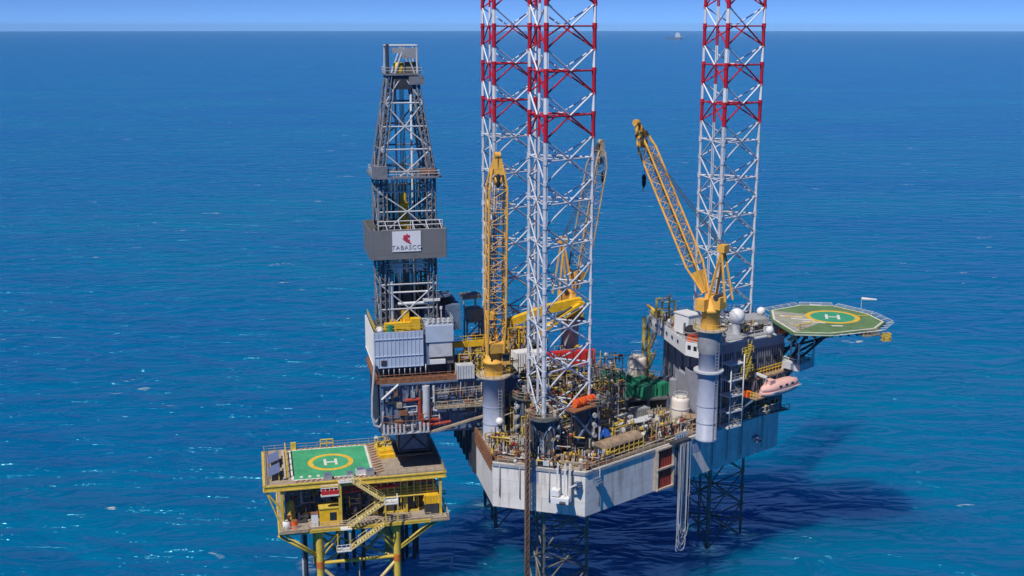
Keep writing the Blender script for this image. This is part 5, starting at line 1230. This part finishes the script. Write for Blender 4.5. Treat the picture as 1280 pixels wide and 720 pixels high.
# solar panels and items on the top deck
for k, lab in enumerate(('near', 'far')):
    v = -5.0+k*6.2; b = MB(); b.rbox((-47.9,v,PT+1.5), (2.2,4.4,.12), 0, R(-22)); b2 = MB()
    for vv in (-1.8,1.8): b2.bar((-48.6,v+vv,PT), (-48.6,v+vv,PT+1.2), .14); b2.bar((-47.1,v+vv,PT), (-47.1,v+vv,PT+1.8), .14)
    single('solar_panel', 'tilted dark blue solar panel on the left deck edge, %s one of the two' % ('nearer' if k == 0 else 'farther'), 'solar panel', [('panel','solar_blue',b),('stand','platform_yellow',b2)], (-47.9,v,PT), 'solar panels')
b = MB(); b.rbox((-45.8,-1.5,PT+1.4), (.9,9,2.8)); b = MB()
for vv in (-6,-3,0,3,6): b.bar((-45.6,vv,PT), (-45.6,vv,PT+2.2), .2)
for z in (1.1,2.2): b.bar((-45.6,-6,PT+z), (-45.6,6.5,PT+z), .16)
single('pipe_stanchions', 'row of yellow stanchions between the solar panels and the green helipad', 'railing', [('stanchion','platform_yellow',b),('grating_step','beige',MB().box((-46.4,-6.8,PT+.3),(-45.8,7.2,PT+.55)))], (-45.6,0,PT))
for k, (u, v, s) in enumerate(((-38.6,-7.9,1.1),(-34.6,-7.9,1.0),(-32.6,-6.6,1.2),(-31.0,-7.4,1.1))):
    lab = ('grey hatch box on the near edge of the green helipad, leftmost', 'grey hatch box right of the stair head at the helipad edge', 'pale box with blue lid at the right front of the helipad', 'grey box at the right front corner of the green helipad')[k]
    single('hatch_box', lab, 'box', [('box','steel_grey' if k != 2 else 'white_paint',MB().rbox((u,v,PT+.5),(1.3*s,1.1*s,.95),.1)),('lid','steel_blue',MB().rbox((u,v,PT+1.03),(1.2*s,1.0*s,.1),.1))], (u,v,PT))
for k, (u, lab) in enumerate(((-44.0,'small yellow post box behind the far left helipad corner'),(-37.6,'yellow framed ladder hoop behind the helipad'))):
    b = MB(); b.rail([(u-1.2,8.6,PT),(u+1.2,8.6,PT)], 1.5, 1.2, .14) if k else b.rbox((u,8.5,PT+.7),(1.0,.7,1.4))
    single('ladder_hoop' if k else 'post_box', lab, 'ladder' if k else 'box', [('frame','platform_yellow',b),('foot','rust',MB().rbox((u,8.45,PT+.06),(2.6,.3,.1)))], (u,8.6,PT))
b = MB(); b.rbox((-27.2,1.6,PT+.65), (2.6,2.2,1.3), .2); b2 = MB(); b2.rbox((-26.9,.6,PT+.35), (3.0,1.5,.7), .1)
single('yellow_skip', 'bright yellow skip on the top deck left of the hanging dark box', 'skip', [('skip_body','bright_yellow',b),('skip_step','bright_yellow',b2)], (-27.2,1.6,PT))
skid((-27.0,5.6,PT+.01), (3.2,2.4,1.8), .1, 'platform_yellow', 'platform_yellow', 41, 'yellow pipe frame at the back of the top deck', pipes=20)
# hanging blowout preventer box above the well slots
t = thing('wellhead_enclosure', 'dark blue box with X braces hanging between cantilever and wellhead platform', 'enclosure', (-22,1,PT))
b = MB(); b.box((-24.9,-1.4,24.6), (-19.3,3.6,30.2)); b.build('enclosure_wall', 'steel_blue', t)
b = MB(); b.bar((-24.7,-1.5,24.9), (-19.5,-1.5,30), .22); b.bar((-19.5,-1.5,24.9), (-24.7,-1.5,30), .22)
for u in (-24.9,-19.3): b.bar((u,-1.45,24.6), (u,-1.45,30.3), .35)
b.bar((-24.9,-1.5,24.8), (-19.3,-1.5,24.8), .3); b.build('wall_brace', 'dark_steel', t)
b = MB(); b.rod((-22.2,1,PT+.1), (-22.2,1,24.6), 1.3, 14); b.ring((-22.2,1), 1.3, 2.6, PT+.9, PT+1.3, 20); b.build('wellhead', 'crane_faded', t)
b = MB(); b.box((-25.6,-2.2,24.0), (-18.6,4.2,24.3)); b.build('hanging_deck', 'deck_brown', t)

# ------------------------------------------------------------------ far supply ship
def WF(x, y, z): return Vector((x, y, z))
sx, sy = 1310., 9500.
t = bpy.data.objects.new('supply_ship', None); C.objects.link(t); t.location = (sx, sy, 0); t['label'] = 'tiny pale supply ship far off near the horizon'; t['category'] = 'ship'; t['_b'] = (0,0,0); t.scale = (1.5,1.5,1.5)
def ship_part(n, m, b):
    o = b.build(n, m); o.parent = t; o.location = (0,0,0); o.rotation_euler = (0,0,R(12)); return o
ship_part('ship_hull', 'steel_blue', MB().prism([(-46,-9),(30,-9),(50,0),(30,9),(-46,9)], -1, 9))
ship_part('superstructure', 'clean_white', MB().box((6,-8,9),(28,8,26)).box((10,-6,26),(24,6,33)))
ship_part('mast', 'pale_grey', MB().rod((18,0,33),(18,0,50),1.2,6).bar((16,-4,42),(16,4,42),1).bar((18,0,31),(18,0,34),3))
ship_part('bow_bulwark', 'white_paint', MB().prism([(28,-9.2),(50.4,0),(28,9.2)], 9, 13))

# ------------------------------------------------------------------ sea
sea_m = bpy.data.materials.new('sea_water'); sea_m.use_nodes = True
nt = sea_m.node_tree; N = nt.nodes; L = nt.links; pb = N['Principled BSDF']
tc = N.new('ShaderNodeTexCoord')
def noise(scale, st, det=4, rough=.55, rot=0, dist=0):
    mp = N.new('ShaderNodeMapping'); mp.inputs['Scale'].default_value = st; mp.inputs['Rotation'].default_value = (0,0,rot); L.new(tc.outputs['Object'], mp.inputs['Vector'])
    n = N.new('ShaderNodeTexNoise'); n.inputs['Scale'].default_value = scale; n.inputs['Detail'].default_value = det; n.inputs['Roughness'].default_value = rough; n.inputs['Distortion'].default_value = dist
    L.new(mp.outputs['Vector'], n.inputs['Vector']); return n.outputs['Fac']
def math_(op, a, b_=None, c_=None):
    n = N.new('ShaderNodeMath'); n.operation = op
    for i, v in enumerate((a, b_, c_)):
        if v is None: continue
        if isinstance(v, (int, float)): n.inputs[i].default_value = v
        else: L.new(v, n.inputs[i])
    return n.outputs[0]
def rng(v, a, b_, c_=0, d_=1):
    n = N.new('ShaderNodeMapRange'); n.inputs[1].default_value = a; n.inputs[2].default_value = b_; n.inputs[3].default_value = c_; n.inputs[4].default_value = d_; L.new(v, n.inputs[0]); return n.outputs[0]
swell = noise(.04, (.38,1.0,1), 3, .5, R(-6), .5)
chop = noise(.13, (.45,1.0,1), 3, .5, R(9), .7)
rip = noise(.6, (.6,1,1), 2, .5, R(-14), .4)
hgt = math_('ADD', math_('ADD', math_('MULTIPLY', swell, 9.5), math_('MULTIPLY', chop, 7.5)), math_('MULTIPLY', rip, .6))
bp = N.new('ShaderNodeBump'); bp.inputs['Strength'].default_value = 1.0; bp.inputs['Distance'].default_value = 1.0
L.new(hgt, bp.inputs['Height'])
patch = noise(.006, (.5,1,1), 4, .6, R(20), .5)
mixc = N.new('ShaderNodeMix'); mixc.data_type = 'RGBA'; L.new(rng(patch,.35,.65), mixc.inputs['Factor'])
mixc.inputs[6].default_value = (.0001,.118,.322,1); mixc.inputs[7].default_value = (.0001,.152,.312,1)
f1 = noise(.085, (.55,1,1), 3, .5, R(5)); f2 = noise(.5, (.5,1.2,1), 5, .7, R(8), .8); f3 = noise(.012, (1,1,1), 2, .5)
foam = math_('MULTIPLY', rng(f1,.685,.71), rng(f2,.52,.60)); foam = math_('MULTIPLY', foam, rng(f3,.36,.46))
sep = N.new('ShaderNodeSeparateXYZ'); L.new(tc.outputs['Object'], sep.inputs[0])
for (fu, fv, fr) in [(q.x, q.y, .9) for lb in LEGS for q in leg_v(lb, 0)] + [(-40.5,-8.6,1.0),(-26.5,-8.6,1.0),(-40.5,6.2,1.0),(-26.5,6.2,1.0),(-6.8,-28.6,.8),(4.0,-22.5,3.2)]:
    p_ = W((fu, fv, 0)); dx = math_('SUBTRACT', sep.outputs[0], p_.x); dy = math_('SUBTRACT', sep.outputs[1], p_.y)
    d_ = math_('POWER', math_('ADD', math_('MULTIPLY', dx, dx), math_('MULTIPLY', dy, dy)), .5)
    foam = math_('MAXIMUM', foam, math_('MULTIPLY', rng(d_, fr+3.4, fr*.8), rng(f2, .45, .58)))
mixf = N.new('ShaderNodeMix'); mixf.data_type = 'RGBA'; L.new(foam, mixf.inputs['Factor']); L.new(mixc.outputs[2], mixf.inputs[6]); mixf.inputs[7].default_value = (.62,.68,.70,1)
L.new(mixf.outputs[2], pb.inputs['Base Color']); L.new(bp.outputs['Normal'], pb.inputs['Normal'])
pb.inputs['Roughness'].default_value = .15; pb.inputs['IOR'].default_value = 1.22; pb.inputs['Specular IOR Level'].default_value = .5; pb.inputs['Specular Tint'].default_value = (.25,.8,1,1); pb.inputs['Subsurface Weight'].default_value = .9; pb.inputs['Subsurface Radius'].default_value = (50,120,150); pb.inputs['Subsurface Scale'].default_value = 1.0
MATS['sea_water'] = sea_m
bm = bmesh.new(); radii = [0,60,120,200,320,500,800,1300,2200,4000,7500,14000,25000]; nseg = 128; prev = None
for r_ in radii:
    if r_ == 0: ring = [bm.verts.new((0,210,0))]
    else: ring = [bm.verts.new((r_*math.cos(2*math.pi*i/nseg), 210+r_*math.sin(2*math.pi*i/nseg), 0)) for i in range(nseg)]
    if prev is not None:
        for i in range(nseg):
            if len(prev) == 1: bm.faces.new((prev[0], ring[i], ring[(i+1)%nseg]))
            else: bm.faces.new((prev[i], ring[i], ring[(i+1)%nseg], prev[(i+1)%nseg]))
    prev = ring
me = bpy.data.meshes.new('sea'); bm.to_mesh(me); bm.free(); me.materials.append(sea_m)
sea = bpy.data.objects.new('sea', me); C.objects.link(sea); sea['kind'] = 'structure'

# wake and breaking crests: thin foam sheets lying on the water
HAZE = True
if HAZE:
    b = MB(); me = bpy.data.meshes.new('haze'); X = 25600
    vs = [(x,y,z) for z in (-1,134) for x,y in ((-X,210-X),(X,210-X),(X,210+X),(-X,210+X))]
    me.from_pydata(vs, [], [(0,3,2,1),(4,5,6,7),(0,1,5,4),(1,2,6,5),(2,3,7,6),(3,0,4,7)])
    hm = bpy.data.materials.new('haze_air'); hm.use_nodes = True; n = hm.node_tree; n.nodes.clear()
    o = n.nodes.new('ShaderNodeOutputMaterial'); v = n.nodes.new('ShaderNodeVolumePrincipled'); v.inputs['Color'].default_value = (.45,.75,1,1); v.inputs['Density'].default_value = 2.8e-5; v.inputs['Anisotropy'].default_value = -.35
    n.links.new(v.outputs[0], o.inputs['Volume']); me.materials.append(hm)
    hz = bpy.data.objects.new('haze', me); C.objects.link(hz); hz['kind'] = 'stuff'

# ------------------------------------------------------------------ light, sky, camera
SUN_EL = R(54); az = A + R(44)                 # light travels along (cos az, sin az) over the water
dirv = Vector((math.cos(az)*math.cos(SUN_EL), math.sin(az)*math.cos(SUN_EL), -math.sin(SUN_EL)))
sl = bpy.data.lights.new('sun', 'SUN'); sl.energy = 4.0; sl.angle = R(.5); sl.color = (1, .95, .87)
so = bpy.data.objects.new('sun', sl); C.objects.link(so); so.rotation_euler = dirv.to_track_quat('-Z', 'Y').to_euler(); so.location = (0,0,300)
w = bpy.data.worlds.new('World'); bpy.context.scene.world = w; w.use_nodes = True
N = w.node_tree.nodes; L = w.node_tree.links
sk = N.new('ShaderNodeTexSky'); sk.sky_type = 'NISHITA'; sk.sun_disc = False; sk.sun_elevation = SUN_EL
sk.sun_rotation = math.atan2(-dirv.x, -dirv.y)
sk.air_density = .17; sk.dust_density = 0; sk.ozone_density = 9.0; sk.altitude = 0
tcw = N.new('ShaderNodeTexCoord'); sx_ = N.new('ShaderNodeSeparateXYZ'); L.new(tcw.outputs['Generated'], sx_.inputs[0])
mxz = N.new('ShaderNodeMath'); mxz.operation = 'MAXIMUM'; L.new(sx_.outputs[2], mxz.inputs[0]); mxz.inputs[1].default_value = .004
cb = N.new('ShaderNodeCombineXYZ'); L.new(sx_.outputs[0], cb.inputs[0]); L.new(sx_.outputs[1], cb.inputs[1]); L.new(mxz.outputs[0], cb.inputs[2]); L.new(cb.outputs[0], sk.inputs[0])
tint = N.new('ShaderNodeMix'); tint.data_type = 'RGBA'; tint.blend_type = 'MULTIPLY'; tint.inputs['Factor'].default_value = 1; L.new(sk.outputs[0], tint.inputs[6]); tint.inputs[7].default_value = (.60,.90,1.12,1)
rmp = N.new('ShaderNodeMapRange'); rmp.interpolation_type = 'SMOOTHSTEP'; rmp.inputs[1].default_value = .018; rmp.inputs[2].default_value = .05; L.new(sx_.outputs[2], rmp.inputs[0])
tm = N.new('ShaderNodeMix'); tm.data_type = 'RGBA'; L.new(rmp.outputs[0], tm.inputs['Factor']); tm.inputs[6].default_value = (.80,.91,.99,1); tm.inputs[7].default_value = (.12,.64,1.28,1); L.new(tm.outputs[2], tint.inputs[7])
bg = N['Background']; bg.inputs['Strength'].default_value = .13; L.new(tint.outputs[2], bg.inputs['Color'])

sc = bpy.context.scene
cd = bpy.data.cameras.new('camera'); cd.sensor_width = 36; cd.lens = 36*1440/1280; cd.clip_start = 1; cd.clip_end = 80000
cam = bpy.data.objects.new('camera', cd); C.objects.link(cam); cam.location = (0,0,102.2); cam.rotation_euler = (R(90)-math.atan(327.5/1440), 0, 0)
sc.camera = cam
sc.render.engine = 'CYCLES'; sc.cycles.volume_bounces = 2; sc.render.resolution_x = 1024; sc.render.resolution_y = 576
sc.view_settings.view_transform = 'Standard'; sc.view_settings.look = 'None'; sc.view_settings.exposure = 0; sc.view_settings.gamma = 1; sc.view_settings.use_curve_mapping = False
for o in bpy.data.objects:
    if '_b' in o: del o['_b']
